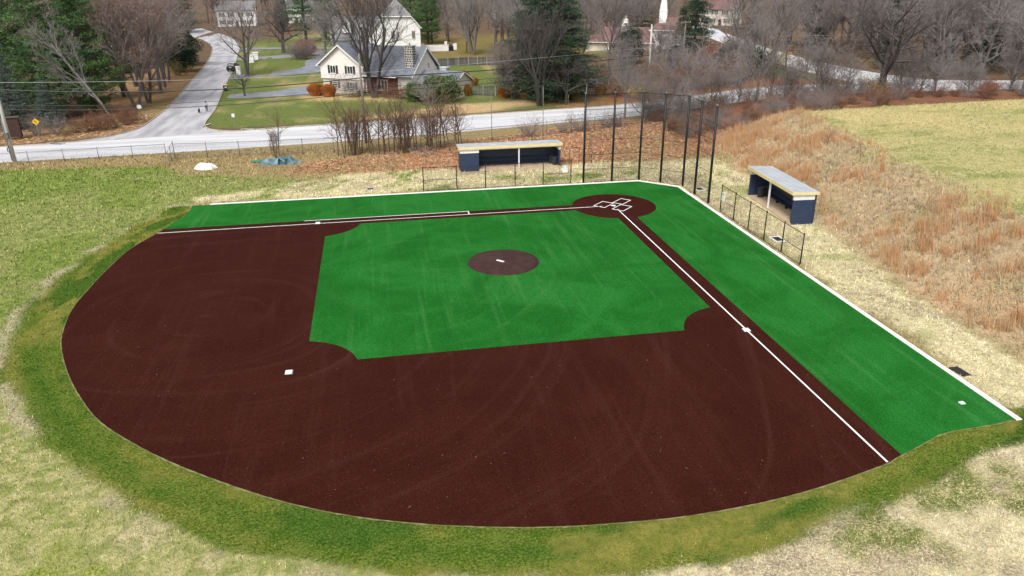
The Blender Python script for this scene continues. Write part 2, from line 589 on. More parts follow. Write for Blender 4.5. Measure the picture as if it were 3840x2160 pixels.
# light unevenness off the pitch
off = sstep(.5, 3.0, -poly_sd(X, Y, TURF + []))
Z = Z + off * .10 * (fbm(X, Y, 3.5, 31) - .5) * (np.abs(X) < 90) * (1 - sstep(-.5, .2, poly_sd(X, Y, ROAD_POLY)))

ca = np.zeros((len(X), 3))
cb = np.zeros((len(X), 3))
bi = np.full(len(X), .5)


def paint(mask, a, b, bias=.5):
    global ca, cb, bi
    k = np.clip(mask, 0, 1)[:, None]
    ca = ca * (1 - k) + np.array(a) * k
    cb = cb * (1 - k) + np.array(b) * k
    bi = bi * (1 - k[:, 0]) + bias * k[:, 0]


wx = X + 2.6 * (fbm(X, Y, 6, 1) - .5) + 1.3 * (fbm(X, Y, 1.6, 4) - .5)
wy = Y + 2.6 * (fbm(X, Y, 6, 2) - .5) + 1.3 * (fbm(X, Y, 1.6, 3) - .5)


def region(pts, soft=.8, warp=True):
    return sstep(-soft, soft, poly_sd(wx if warp else X, wy if warp else Y, pts))


big1, big2, mid1, mid2 = fbm(X, Y, 14, 11), fbm(X, Y, 9, 12), fbm(X, Y, 4, 13), fbm(X, Y, 2.2, 14)
LIT_A, LIT_B = (.36, .155, .075), (.50, .33, .20)
# woodland floor everywhere first
paint(np.ones(len(X)), (.17, .105, .065), (.10, .075, .055), .5)
# lawns beyond the road
GRASS_A, GRASS_B = (.078, .128, .026), (.145, .165, .055)
LAWN = [(47.2, -52), (48.4, -66), (50.8, -90), (54.6, -126), (58, -160), (62, -200), (30, -240), (2, -215), (-30, -200), (-40, -125), (-14, -110), (-12, -70), (-9.5, -56), (12, -51.5), (27.5, -49.5), (44, -47.6)]
paint(region(LAWN), GRASS_A, GRASS_B, .48)
paint(region(LAWN) * sstep(.52, .68, mid1 * .5 + big2 * .5), (.20, .185, .07), (.30, .25, .12), .5)
TAN_A, TAN_B = (.50, .36, .20), (.40, .28, .15)
paint(region([(26, -51), (20, -56), (10, -61.5), (-4, -64), (-7, -59.5), (4, -53.8), (14, -51.6)], 1.2), TAN_A, TAN_B, .5)
paint(region([(34, -78.5), (24, -76), (16, -71.5), (18, -68), (29, -71), (36, -74)], 1.2), (.46, .34, .16), (.36, .28, .12), .5)
paint(region([(45, -91), (34, -94), (32, -90), (38, -87), (46, -88)], 1.0), (.42, .32, .16), (.3, .25, .1), .5)
paint(region([(-3, -112), (-9, -94), (-14, -92), (-9, -112)], 2), (.48, .37, .20), (.38, .30, .14), .5)
paint(region([(4, -200), (-30, -195), (-36, -128), (-20, -118), (8, -126), (20, -150)], 3) * .75, (.17, .15, .05), (.22, .13, .06), .5)
paint(region([(-4, -64), (-12, -66), (-26, -64), (-26, -56.2), (-9.8, -54.2)], 1.0), (.20, .15, .055), (.30, .17, .085), .5)
# verge on the left of the side road and the wooded corner
paint(region([(140, -36), (70, -42.4), (59, -46), (55.4, -52), (55.0, -66), (57, -90), (62, -130), (74, -135), (72, -90), (66, -70), (66, -56), (84, -48), (140, -42)], 1.2), (.33, .20, .11), (.22, .15, .075), .5)
paint(region([(55.5, -56), (56.5, -78), (60.5, -80), (61.5, -66), (59.5, -57)], 1.0), (.20, .17, .055), (.31, .19, .10), .5)
# bank to the right beyond the road: leaf litter and a mown wedge
paint(region([(-16, -57), (-24, -72), (-60, -84), (-62, -57.5), (-40, -57.4)], 1.5), (.33, .125, .050), (.22, .10, .05), .5)
paint(region([(-62.6, -58), (-50, -72), (-52, -84), (-63.5, -92), (-62.5, -72)], .8), (.10, .14, .035), (.16, .17, .06), .5)
paint(region([(-78, -62), (-75.5, -72), (-77, -100), (-95, -100), (-110, -70), (-100, -56)], 1.5), (.22, .15, .085), (.15, .11, .07), .5)
# everything on the field side of the road starts as dead grass
paint(region([(160, -24), (66, -32), (27, -35.6), (-7, -42.8), (-37, -46.9), (-140, -42), (-140, 140), (160, 140)], .5), (.36, .28, .15), (.25, .21, .09), .48)
# strip between road and field fence
paint(region([(140, -26), (66, -32.4), (27, -36), (10, -39.2), (-7, -43.2), (-24, -45.8), (-20, -24), (12, -20), (30, -19), (45, -24), (70, -27), (140, -18)], .7), (.36, .27, .15), (.26, .20, .09), .47)
# outfield on the left: yellow-green grass, paler and drier towards the bottom
OUT = [(140, -20), (100, -24), (66, -28.2), (46.3, -25.6), (44, -20.5), (30, -16.5), (24, -9), (40, -9), (42, -5), (44, 8), (42, 24), (30, 39), (20, 45), (-14, 46), (-10, 120), (160, 120)]
paint(region(OUT, .9), (.220, .262, .068), (.122, .170, .036), .50)
paint(region(OUT, .9) * sstep(.50, .62, big1), (.285, .30, .105), (.15, .19, .05), .5)
paint(region(OUT, .9) * sstep(.56, .66, mid1) * .7, (.29, .28, .12), (.17, .2, .06), .5)
# dry lower left
dry = region(OUT, .9) * sstep(15.0, 36.0, Y + .16 * (X - 42) + 9 * (big2 - .5))
paint(dry * .92, (.43, .385, .185), (.19, .22, .060), .50)
paint(dry * sstep(.57, .68, mid1) * .6, (.50, .42, .27), (.25, .22, .11), .5)
paint(dry * sstep(.60, .70, mid2 * .55 + big1 * .45), (.17, .22, .035), (.25, .27, .07), .5)
# straw mulch: lower right, along the right edging and behind the plate
STRAW_A, STRAW_B = (.66, .575, .385), (.47, .405, .235)
lowr = region([(20, 44.6), (9, 45.4), (3, 43.8), (-3.4, 41.4), (-8.4, 39.4), (-8.9, 36), (-14, 34), (-40, 40), (-40, 90), (22, 90), (21, 56)], .8)
paint(lowr, STRAW_A, STRAW_B, .50)
paint(lowr * sstep(.46, .58, mid1 * .6 + mid2 * .4), (.15, .18, .05), (.40, .35, .18), .52)
paint(lowr * sstep(.54, .66, fbm(X, Y, 2.2, 77)) * .75, (.25, .19, .14), (.50, .42, .28), .48)
strip = region([(-8.9, 40), (-8.9, -5), (-5.4, -8.5), (40, -8.7), (40.5, -10.5), (30, -15), (18, -18.5), (1, -18.4), (-9, -16.5), (-17, -17), (-18, -6), (-16.5, 0), (-15, 11), (-13.6, 23), (-12.8, 34), (-13, 44)], .6)
paint(strip, (.66, .58, .38), (.48, .42, .23), .5)
paint(strip * sstep(.52, .62, mid1 * .5 + fbm(X, Y, 3.0, 55) * .5) * np.where(X < -8, .6, 1.0), (.150, .205, .045), (.36, .36, .15), .52)
paint(strip * sstep(.56, .66, fbm(X, Y, 2.6, 91)), (.36, .29, .18), (.56, .49, .31), .5)
# leaf litter behind the first-base dugout and up to the road bank
lit = region([(32, -19.5), (22, -17.6), (14, -17.4), (11.5, -16.4), (-3, -17.2), (-10, -16.6), (-19, -19), (-24, -34), (-16, -43.5), (-8, -40), (4, -35), (12, -31), (20, -27.5), (30, -24)], 1.0)
paint(lit, LIT_A, LIT_B, .52)
paint(lit * sstep(.5, .62, mid1) * .75, (.40, .29, .16), (.28, .21, .09), .5)
paint(lit * sstep(.58, .66, big2) * .6, (.20, .18, .07), (.3, .2, .1), .5)
# the bank on the right
hx = (hill_base(Y) - X)
w_ = np.interp(Y, [-30, -10, 5, 20, 60], [13, 11.8, 10.6, 10.8, 12])
bank = sstep(-.3, 1.2, hx + 2.0 * (mid1 - .5)) * sstep(-30, -20, Y)
paint(bank, (.46, .355, .225), (.34, .26, .155), .5)
paint(bank * sstep(.5, .62, mid1 * .5 + big2 * .5) * .8, (.48, .30, .165), (.40, .30, .18), .5)
paint(bank * sstep(.6, .68, fbm(X, Y, 3, 64)) * .6, (.19, .19, .08), (.3, .25, .13), .5)
plat = sstep(-1.5, 1.5, hx - w_ + 1.2 + 5.0 * (mid1 - .5)) * sstep(-27, -23.5, Y + 1.5 * (mid1 - .5))
paint(plat, (.48, .405, .220), (.34, .315, .125), .48)
paint(plat * sstep(.47, .60, fbm(X, Y * 1.8, 6, 66)), (.27, .275, .10), (.40, .36, .18), .5)
paint(plat * sstep(.58, .76, fbm(X, Y * 2.2, 4, 67)) * .7, (.15, .20, .05), (.25, .27, .08), .5)
paint(plat * sstep(.55, .68, big1) * .8, (.52, .42, .21), (.40, .34, .15), .5)
# brushy strip between the plateau and the road
brush = sstep(-22.5, -25.5, Y + 1.2 * (mid1 - .5)) * sstep(-14, -22, X) * (1 - sstep(-1, .3, poly_sd(X, Y, ROAD_POLY))) * sstep(-47.5, -46, Y)
paint(brush, (.24, .105, .060), (.155, .085, .060), .5)
paint(brush * sstep(.55, .65, mid1), (.30, .19, .085), (.2, .13, .07), .5)
# laid sod round the infield
sod_poly = [(39.9, -8.2)] + SOD_OUT[1:] + [(-9.5, 38.0), (-6, 38), (0, 38), (20, 30), (30, 20), (36, 5), (38, -6)]
sod = sstep(-.14, .14, poly_sd(X + .9 * (fbm(X, Y, 2.0, 41) - .5), Y + .9 * (fbm(X, Y, 2.0, 42) - .5), sod_poly))
paint(sod, (.064, .110, .013), (.108, .142, .024), .5)
r_ = np.hypot(X - 13, Y - 13)
u_ = np.arctan2(Y - 13, X - 13) * 30
st_ = -poly_sd(X, Y, TURF) + .5 * (fbm(u_, u_ * 0, 5, 49) - .5)
for r0_, r1_, a_, b_ in ((.0, .7, (.115, .138, .021), (.165, .165, .036)), (1.15, 1.75, (.042, .092, .012), (.07, .118, .017)), (2.2, 2.75, (.12, .14, .024), (.175, .17, .04))):
    paint(sod * sstep(r0_ - .25, r0_ + .1, st_) * (1 - sstep(r1_ - .1, r1_ + .25, st_)) * sstep(.35, .6, fbm(u_, r_, 9, int(r0_ * 10) + 50)) * .85, a_, b_, .5)
patch = fbm(u_, r_ * 2.2, 4.5, 43)
paint(sod * sstep(.46, .60, patch), (.205, .19, .046), (.12, .138, .024), .5)
paint(sod * sstep(.56, .66, fbm(u_, r_ * 2.6, 6, 47)), (.042, .090, .012), (.064, .112, .017), .5)
seam = np.exp(-((poly_sd(X + 1.2 * (mid2 - .5), Y + 1.2 * (mid1 - .5), sod_poly) + .35) / .4) ** 2) * (X > -12)
paint(seam * sstep(.45, .6, fbm(X, Y, 2.5, 44)) * .8, (.30, .25, .17), (.46, .40, .27), .5)

idx = np.arange(len(X)).reshape(GX.shape)
F = np.stack([idx[:-1, :-1], idx[:-1, 1:], idx[1:, 1:], idx[1:, :-1]], -1).reshape(-1, 4)
me = np_mesh('ground', np.stack([X, Y, Z], 1), F, M_ground, smooth=True)
for nm, arr in (('col_a', ca), ('col_b', cb)):
    at = me.attributes.new(nm, 'FLOAT_COLOR', 'POINT')
    at.data.foreach_set('color', np.concatenate([arr, np.ones((len(arr), 1))], 1).astype(np.float32).ravel())
at = me.attributes.new('bias', 'FLOAT', 'POINT')
at.data.foreach_set('value', bi.astype(np.float32))
ground = tag(link('ground', me), 'mown grass, straw and leaf litter around the ball field', kind='structure')


# ------------------------------------------------------------------ roads with kerbs
def ribbon(name, left, right, m, dz, kind='structure', n=90, parent=None):
    def rs(pts):
        p = np.array(smooth_line(pts, 6))
        s = np.r_[0, np.cumsum(np.hypot(*np.diff(p, axis=0).T))]
        t = np.linspace(0, s[-1], n)
        return np.stack([np.interp(t, s, p[:, 0]), np.interp(t, s, p[:, 1])], 1)
    a, b = rs(left), rs(right)
    k = 7
    P = np.stack([a + (b - a) * i / (k - 1) for i in range(k)], 1).reshape(-1, 2)
    Zr = terrain(P[:, 0], P[:, 1]) + dz
    ix = np.arange(n * k).reshape(n, k)
    F = np.stack([ix[:-1, :-1], ix[1:, :-1], ix[1:, 1:], ix[:-1, 1:]], -1).reshape(-1, 4)
    v1 = P[F[0][1]] - P[F[0][0]]
    v2 = P[F[0][3]] - P[F[0][0]]
    if v1[0] * v2[1] - v1[1] * v2[0] < 0:
        F = F[:, ::-1]
    o = link(name, np_mesh(name, np.c_[P, Zr], F, m, True), parent)
    if parent is None:
        tag(o, kind=kind)
    return o, a, b


def kerb(name, pts, m, w=.16, h=.13, base=.0, parent=None, side=1):
    pts = resample(smooth_line(pts, 4), 1.2)
    V, F = [], []
    for i, (x, y) in enumerate(pts):
        x0, y0 = pts[max(i - 1, 0)]
        x1, y1 = pts[min(i + 1, len(pts) - 1)]
        L = math.hypot(x1 - x0, y1 - y0)
        nx, ny = -(y1 - y0) / L * side, (x1 - x0) / L * side
        z = tz(x, y) + base
        V += [(x, y, z - .1), (x, y, z + h - .02), (x + nx * .02, y + ny * .02, z + h), (x + nx * w, y + ny * w, z + h), (x + nx * w, y + ny * w, z - .1)]
    for i in range(len(pts) - 1):
        for k in range(4):
            F.append((i * 5 + k, (i + 1) * 5 + k, (i + 1) * 5 + k + 1, i * 5 + k + 1))
    mb = MB()
    mb.v, mb.f = V, F
    o = mb.build(name, m, parent)
    if parent is None:
        tag(o, kind='structure')
    return o


road, _, _ = ribbon('main_road', ROAD_NEAR, ROAD_FAR, M_asph, .0, n=160)
side_road, _, _ = ribbon('side_road', SIDE_L, SIDE_R, M_asph2, .004, n=120)
far_road, _, _ = ribbon('junction_road', FAR_L, FAR_R, M_asph, .004, n=100)
M_kerb = mat('road_kerb', (.46, .40, .34), (.36, .29, .22), 1.0, .9)
kerb('road_kerb', SIDE_R[:6][::-1] + [(36, -47.0)] + [(27.8, -48.2), (12, -50.3), (-9.8, -53.6), (-24, -55.4), (-40, -56.6), (-57, -56)], M_kerb, base=.0, side=1)
kerb('road_kerb', [(100, -37.8), (70, -41.4)] + SIDE_L[:10], M_kerb, side=-1)
kerb('road_kerb', [(-62, -58), (-61.5, -64), (-62.5, -80), (-65, -94), (-68, -112)], M_kerb, side=1)
for dpoly in DRIVES:
    mb = MB()
    pts = smooth_line(dpoly + dpoly[:1], 3)[:-1]
    mb.add([(x, y, tz(x, y) + .008) for x, y in pts], [tuple(range(len(pts)))])
    tag(mb.build('driveway', M_drive), kind='structure')
# faint yellow centre line of the main road
M_yline = mat('worn_yellow_line', (.47, .45, .38), (.42, .415, .40), .6, .9)
mid = [((a[0] + b[0]) / 2, (a[1] + b[1]) / 2) for a, b in zip(ROAD_NEAR, ROAD_FAR)]
ribbon('centre_line', [(x, y - .09) for x, y in mid], [(x, y + .09) for x, y in mid], M_yline, .010, n=200, parent=road)
# ------------------------------------------------------------------ the synthetic field
def sheet_obj(name, poly, z, m, parent=None, holes=None):
    """triangulated flat sheet with a thin folded edge so it has body"""
    import bmesh
    bm = bmesh.new()
    vs = [bm.verts.new((x, y, z)) for x, y in poly]
    f = bm.faces.new(vs)
    if f.normal.z < 0:
        f.normal_flip()
    bmesh.ops.triangulate(bm, faces=[f])
    me = bpy.data.meshes.new(name)
    bm.to_mesh(me)
    bm.free()
    me.materials.append(m)
    o = link(name, me, parent)
    return o


turf = tag(sheet_obj('turf', TURF, .020, M_turf), kind='structure')
clay = tag(sheet_obj('infield', CLAY, .024, M_clay), kind='structure')
HC = (.0, .0)
plate_circle = sheet_obj('plate_circle', arcpts(HC, 3.96, 0, 360, 64)[:-1], .028, M_clay, clay)
B = 27.432
c1 = arcpts((B, 0), 3.85, 168.3, 102.6, 14)
c2 = arcpts((B, B), 3.85, 257.4, 192.6, 14)
c3 = arcpts((0, B), 3.85, 347.4, 281.7, 14)
h0 = arcpts(HC, 3.96, 79, 11, 14)
ig = h0 + [(c1[0][0], .78)] + c1[1:-1] + [(26.58, c1[-1][1])] + [(26.58, c2[0][1])] + c2[1:-1] + [(c2[-1][0], 26.58)] + [(c3[0][0], 26.58)] + c3[1:-1] + [(.78, c3[-1][1])]
ig[0] = (.78, ig[0][1])
infield_grass = tag(sheet_obj('infield_turf', ig, .032, M_turf), kind='structure')


def stripe(name, a, b, w, z, parent):
    a, b = Vector(a), Vector(b)
    d = (b - a).normalized()
    n = Vector((-d.y, d.x)) * w / 2
    return MB().add([(*(a - n), z), (*(b - n), z), (*(b + n), z), (*(a + n), z)], [(0, 1, 2, 3)]).build(name, M_white, parent)


LW = .105
stripe('foul_line', (1.15, 0), (40.85, 0.05), LW, .036, clay)
stripe('foul_line', (0, 1.15), (-.02, 41.10), LW, .036, clay)
stripe('running_lane_line', (13.75, -.93), (28.6, -.97), LW, .036, clay)
stripe('running_lane_line', (13.81, -.90), (13.81, -.07), LW, .036, clay)


def frame_lines(name, corners, w, z):
    """a closed painted rectangle"""
    n = len(corners)
    cx = sum(c[0] for c in corners) / n
    cy = sum(c[1] for c in corners) / n
    inner = []
    for x, y in corners:
        dx, dy = x - cx, y - cy
        L = math.hypot(dx, dy)
        inner.append((x - dx / L * w * 1.4, y - dy / L * w * 1.4))
    vs = [(x, y, z) for x, y in corners] + [(x, y, z) for x, y in inner]
    return MB().add(vs, [(i, (i + 1) % n, n + (i + 1) % n, n + i) for i in range(n)]).build(name, M_white, clay)


# boxes are laid out on the line from the plate to the mound (45 degrees)
def diag(a, b):           # a along plate->mound, b towards first base
    s = math.sqrt(.5)
    return (s * (a + b), s * (a - b))


for s in (1, -1):
    frame_lines('batters_box', [diag(a, s * b) for a, b in ((1.13, .36), (1.13, 1.60), (-.72, 1.60), (-.72, .36))][::s], .11, .036)
frame_lines('catchers_box', [diag(a, b) for a, b in ((-.76, .56), (-2.55, .56), (-2.55, -.56), (-.76, -.56))][::-1], .11, .0402)

M_base = mat('base_rubber', (.82, .82, .82), (.74, .74, .74), 4, .5)


def base_bag(label, x, y, rz, size=.40):
    t = thing('base', label, 'base', (x, y, .02), rz, 'bases on the infield')
    h = size / 2
    MB().lathe([(h * 1.30, 0), (h * 1.40, .03), (h * 1.36, .075), (h * 1.2, .09)], 4).build('bag', M_base, t).rotation_euler = (0, 0, R(45))
    MB().box((0, 0, .008), (size + .12, size + .12, .012)).build('ground_mount', mat('base_mount', (.03, .03, .04)), t)
    return t


base_bag('white first base bag beside the double painted running lane', B - .05, -.02, 0)
base_bag('white second base bag alone on the brown infield away from painted lines', B, B, 0)
base_bag('white third base bag on the foul line that runs from plate past dugout fence', .02, B - .1, 0)
hp = thing('home_plate', 'white five sided home plate between the painted batter boxes', 'home plate', (0, 0, .033))
pl = [diag(a, b) for a, b in ((.22, .215), (.22, -.215), (.0, -.215), (-.22, 0), (.0, .215))]
MB().prism(pl[::-1] if poly_sd(np.array([0.]), np.array([0.]), pl)[0] < -1 else pl[::1], 0, .02).build('plate', M_base, hp)
# mound
mound = thing('pitching_mound', 'round raised brown pitching mound in the green infield', 'mound', (12.8, 12.75, .03))
mb = MB()
prof = [(2.74, .0), (2.72, .05), (2.3, .10), (1.6, .165), (.9, .215), (.3, .235)]
nseg = 56
for r_m, z_m in prof:
    for k in range(nseg):
        a = 2 * math.pi * k / nseg
        mb.v.append((r_m * math.cos(a), r_m * math.sin(a), z_m))
for i in range(len(prof) - 1):
    for k in range(nseg):
        mb.f.append((i * nseg + k, i * nseg + (k + 1) % nseg, (i + 1) * nseg + (k + 1) % nseg, (i + 1) * nseg + k))
mb.f.append(tuple(range((len(prof) - 1) * nseg, len(prof) * nseg)))
M_mound = mat('mound_clay', (.034, .0125, .0105), (.052, .023, .020), 1.6, .9, .35, .68, 5, bmp=.5, bscale=22)
mb.build('clay_surface', M_mound, mound, smooth=True)
MB().box((.28, .32, .245), (.64, .17, .05), R(-45)).build('pitching_rubber', M_base, mound)

# edging
KI = [(38.0, -8.1), (-5.2, -8.1), (-8.4, -5.1), (-8.4, 39.2)]
KO = [(38.0, -8.41), (-5.33, -8.41), (-8.71, -5.24), (-8.71, 39.2)]
mb = MB()
for i in range(3):
    mb.prism([KO[i], KO[i + 1], KI[i + 1], KI[i]][::-1], -.10, .05)
edging = tag(mb.build('field_kerb', M_kerbw), kind='structure')
# loose pale fibres and crumbs lying on the brown turf
fr = np.random.default_rng(5)
nfl = 1500
px = fr.uniform(-1, 43, nfl * 2)
py = fr.uniform(-1, 43, nfl * 2)
ok = (poly_sd(px, py, CLAY) > .1) & (poly_sd(px, py, ig) < -.05)
px, py = px[ok], py[ok]
keep = fr.random(len(px)) < (.35 + .65 * (np.hypot(px - 13, py - 13) > 24))
px, py = px[keep], py[keep]
a = fr.uniform(0, 6.28, len(px))
ln = np.where(fr.random(len(px)) < .06, fr.uniform(.03, .07, len(px)), fr.uniform(.006, .014, len(px)))
wd = fr.uniform(.005, .009, len(px))
dx, dy = np.cos(a), np.sin(a)
V = np.stack([np.stack([px + sx * ln * dx - sy * wd * dy, py + sx * ln * dy + sy * wd * dx, np.full(len(px), .043)], 1) for sx, sy in ((-1, -1), (1, -1), (1, 1), (-1, 1))], 1).reshape(-1, 3)
F = np.arange(len(V)).reshape(-1, 4)
tag(link('loose_fibres', np_mesh('loose_fibres', V, F, mat('pale_fibre', (.40, .29, .25), (.28, .19, .16), 3, .8))), 'pale loose fibres scattered on the brown infield turf', 'debris', kind='stuff')

# trimmed thatch where the sod meets the turf
def fringe(name, line, w, z, m, seed):
    line = resample(line, .16)
    g = np.random.default_rng(seed)
    P = np.array(line)
    T = np.gradient(P, axis=0)
    T /= np.linalg.norm(T, axis=1, keepdims=True)
    Nn = np.c_[-T[:, 1], T[:, 0]]
    s_in = .01 + .02 * g.random(len(P))
    s_out = w * (.25 + g.random(len(P)) * fbm(P[:, 0], P[:, 1], .9, seed) * 1.6)
    sgn = 1 if poly_sd(P[5:6, 0] + Nn[5, 0] * .3, P[5:6, 1] + Nn[5, 1] * .3, TURF)[0] < 0 else -1
    A_, B_ = P - sgn * Nn * s_in[:, None], P + sgn * Nn * s_out[:, None]
    n = len(P)
    V = np.r_[np.c_[A_, np.full(n, z)], np.c_[B_, np.full(n, z - .012)]]
    i = np.arange(n - 1)
    F = np.stack([i, i + 1, n + i + 1, n + i], 1)
    return tag(link(name, np_mesh(name, V, F, m)), kind='structure')


fringe('turf_edge', END_L[::-1] + arc + END_R, .07, .034, mat('dry_thatch', (.20, .19, .075), (.09, .11, .025), 1.6, .95, coord='World'), 3)
# ------------------------------------------------------------------ fences and the backstop
def panel(name, m, a, b, z0, z1, parent, ta=None, tb=None):
    """flat woven panel between two ground points, uv in metres"""
    L = math.hypot(b[0] - a[0], b[1] - a[1])
    me = bpy.data.meshes.new(name)
    me.from_pydata([(a[0], a[1], z0[0]), (b[0], b[1], z0[1]), (b[0], b[1], z1[1]), (a[0], a[1], z1[0])], [], [(0, 1, 2, 3)])
    uvl = me.uv_layers.new(name='UVMap')
    for i, uv in enumerate(((0, z0[0]), (L, z0[1]), (L, z1[1]), (0, z1[0]))):
        uvl.data[i].uv = uv
    me.materials.append(m)
    return link(name, me, parent)


def chain_fence(name, label, pts, h, m_post, m_mesh, pr=.03, rails=(1.0,), cat='fence', group=None, rail_r=.025, bay_rails=None, mesh=True):
    t = thing(name, label, cat, (0, 0, 0), group=group)
    zs = [tz(x, y) for x, y in pts]
    for (x, y), z in zip(pts, zs):
        MB().tube([(x, y, z - .15), (x, y, z + h + .05)], pr, 8).lathe([(pr * 1.25, 0), (pr * 1.2, .04), (pr * .4, .07)], 8, (x, y, z + h + .05)).build('post', m_post, t, True)
    for i in range(len(pts) - 1):
        a, b = pts[i], pts[i + 1]
        for rr in rails:
            MB().tube([(a[0], a[1], zs[i] + h * rr), (b[0], b[1], zs[i + 1] + h * rr)], rail_r, 6).build('rail', m_post, t, True)
        if bay_rails and i in bay_rails:
            MB().tube([(a[0], a[1], zs[i] + h * .47), (b[0], b[1], zs[i + 1] + h * .47)], rail_r, 6).build('rail', m_post, t, True)
        if mesh:
            panel('mesh_panel', m_mesh, a, b, (zs[i] + .03, zs[i + 1] + .03), (zs[i] + h, zs[i + 1] + h), t)
    return t


chain_fence('dugout_fence', 'black chain link fence in front of the dugout with two pale grey benches of leaves behind it'.replace('two pale grey benches of leaves behind it', 'trash cans at its right end'),
            [(17.36, -8.78), (13.96, -8.78), (10.99, -8.78), (7.9, -8.78), (4.93, -8.78), (1.96, -8.78)], 2.42, M_black, M_chainb, .05, (1.0, .02), bay_rails=(0, 4))
chain_fence('dugout_fence', 'black chain link fence in front of the dugout dug into the grassy bank',
            [(-9.06, 3.65), (-9.06, 6.4), (-9.06, 9.2), (-9.06, 12.0), (-9.06, 14.85), (-9.06, 17.7)], 2.45, M_black, M_chainb, .05, (1.0, .02), bay_rails=(0, 4))
bs = thing('backstop', 'tall black netting backstop on seven steel posts behind home plate', 'backstop', (0, 0, 0))
BP = [(.6, -8.78), (-2.5, -8.78), (-5.5, -8.78), (-7.3, -7.15), (-9.06, -5.4), (-9.06, -2.3), (-9.06, 1.0)]
for x, y in BP:
    p = MB().tube([(x, y, -.2), (x, y, 9.2)], .115, 12).build('post', M_black, bs, True)
    MB().lathe([(.125, 0), (.125, .06), (.05, .10)], 12, (x, y, 9.2)).build('post_cap', M_galv, p, True)
for a, b in zip(BP, BP[1:]):
    for z in (.06, 1.43, 2.96, 4.5, 6.05, 7.6, 9.12):
        MB().tube([(a[0], a[1], z), ((a[0] + b[0]) / 2, (a[1] + b[1]) / 2, z - .03), (b[0], b[1], z)], .03 if z > 9 else .02, 6).build('cable', M_black, bs)
    panel('net_panel', M_net, a, b, (.06, .06), (9.12, 9.12), bs)

# white boards hung on the fences
def arch_board(label, loc, rz, w, h):
    t = thing('white_board', label, 'board', loc, rz)
    n = 8
    pts = [(-w / 2, 0), (w / 2, 0), (w / 2, h - .15)] + [(w / 2 - .15 + .15 * math.cos(R(90 * i / n)), h - .15 + .15 * math.sin(R(90 * i / n))) for i in range(1, n)] + \
          [(-w / 2 + .15 + .15 * math.cos(R(90 + 90 * i / n)), h - .15 + .15 * math.sin(R(90 + 90 * i / n))) for i in range(0, n)] + [(-w / 2, h - .15)]
    m = len(pts)
    MB().add([(x, -.02, z) for x, z in pts] + [(x, .02, z) for x, z in pts], [tuple(range(m)), tuple(range(2 * m - 1, m - 1, -1))] + [(i, m + i, m + (i + 1) % m, (i + 1) % m) for i in range(m)]).build('panel', M_wht, t)
    for s in (-1, 1):
        MB().box((s * w * .3, -.03, h * .8), (.03, .05, .12)).build('clip', M_black, t)
    return t


arch_board('white rounded board hung on the black fence near the row of backstop posts', (2.62, -8.72, 1.22), R(180), .56, .72)
arch_board('white rounded board hung edge-on on the fence beside the bank dugout', (-9.0, 4.12, 1.15), R(90), .56, .78)

# ------------------------------------------------------------------ dugouts
def cmu(name, a, b, bw=.41, bh=.205):
    """painted block wall: shallow raked joints"""
    if name in MATS:
        return MATS[name]
    m, nt, bs_, out = new_mat(name)
    tc = N(nt, 'ShaderNodeTexCoord').outputs['Object']
    sep = N(nt, 'ShaderNodeSeparateXYZ', ins={0: tc})
    xy = N(nt, 'ShaderNodeMath', operation='ADD', ins={0: sep.outputs[0], 1: sep.outputs[1]}).outputs[0]
    v = N(nt, 'ShaderNodeCombineXYZ', ins={0: xy, 1: sep.outputs[2], 2: 0.0}).outputs[0]
    br = N(nt, 'ShaderNodeTexBrick', ins={'Vector': v, 'Scale': 1.0, 'Mortar Size': .012, 'Brick Width': bw, 'Row Height': bh, 'Color1': c4(a), 'Color2': c4(b), 'Mortar': c4(tuple(x * .6 for x in a))})
    nt.links.new(br.outputs['Color'], bs_.inputs['Base Color'])
    bs_.inputs['Roughness'].default_value = .6
    bump(nt, bs_, br.outputs['Fac'], -.4, .01)
    MATS[name] = m
    return m


M_cmu = cmu('navy_block', (.020, .038, .088), (.015, .031, .074))
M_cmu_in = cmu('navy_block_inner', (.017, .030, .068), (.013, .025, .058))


def trash_can(label, loc, s=1.0):
    t = thing('trash_can', label, 'trash can', loc, rng.uniform(0, 3), scale=s)
    MB().lathe([(.25, 0), (.27, .02), (.31, .78), (.33, .80), (.33, .84), (.30, .84), (.29, .78), (.25, .06)], 18).build('bin', M_can, t, True)
    for a in (0, math.pi):
        MB().tube([(math.cos(a) * .32, math.sin(a) * .32 - .07, .62), (math.cos(a) * .38, math.sin(a) * .38 - .05, .62), (math.cos(a) * .38, math.sin(a) * .38 + .05, .62), (math.cos(a) * .32, math.sin(a) * .32 + .07, .62)], .015, 5).build('handle', M_can, t)
    MB().lathe([(.335, .55), (.335, .58)], 18).build('band', M_can, t)
    return t


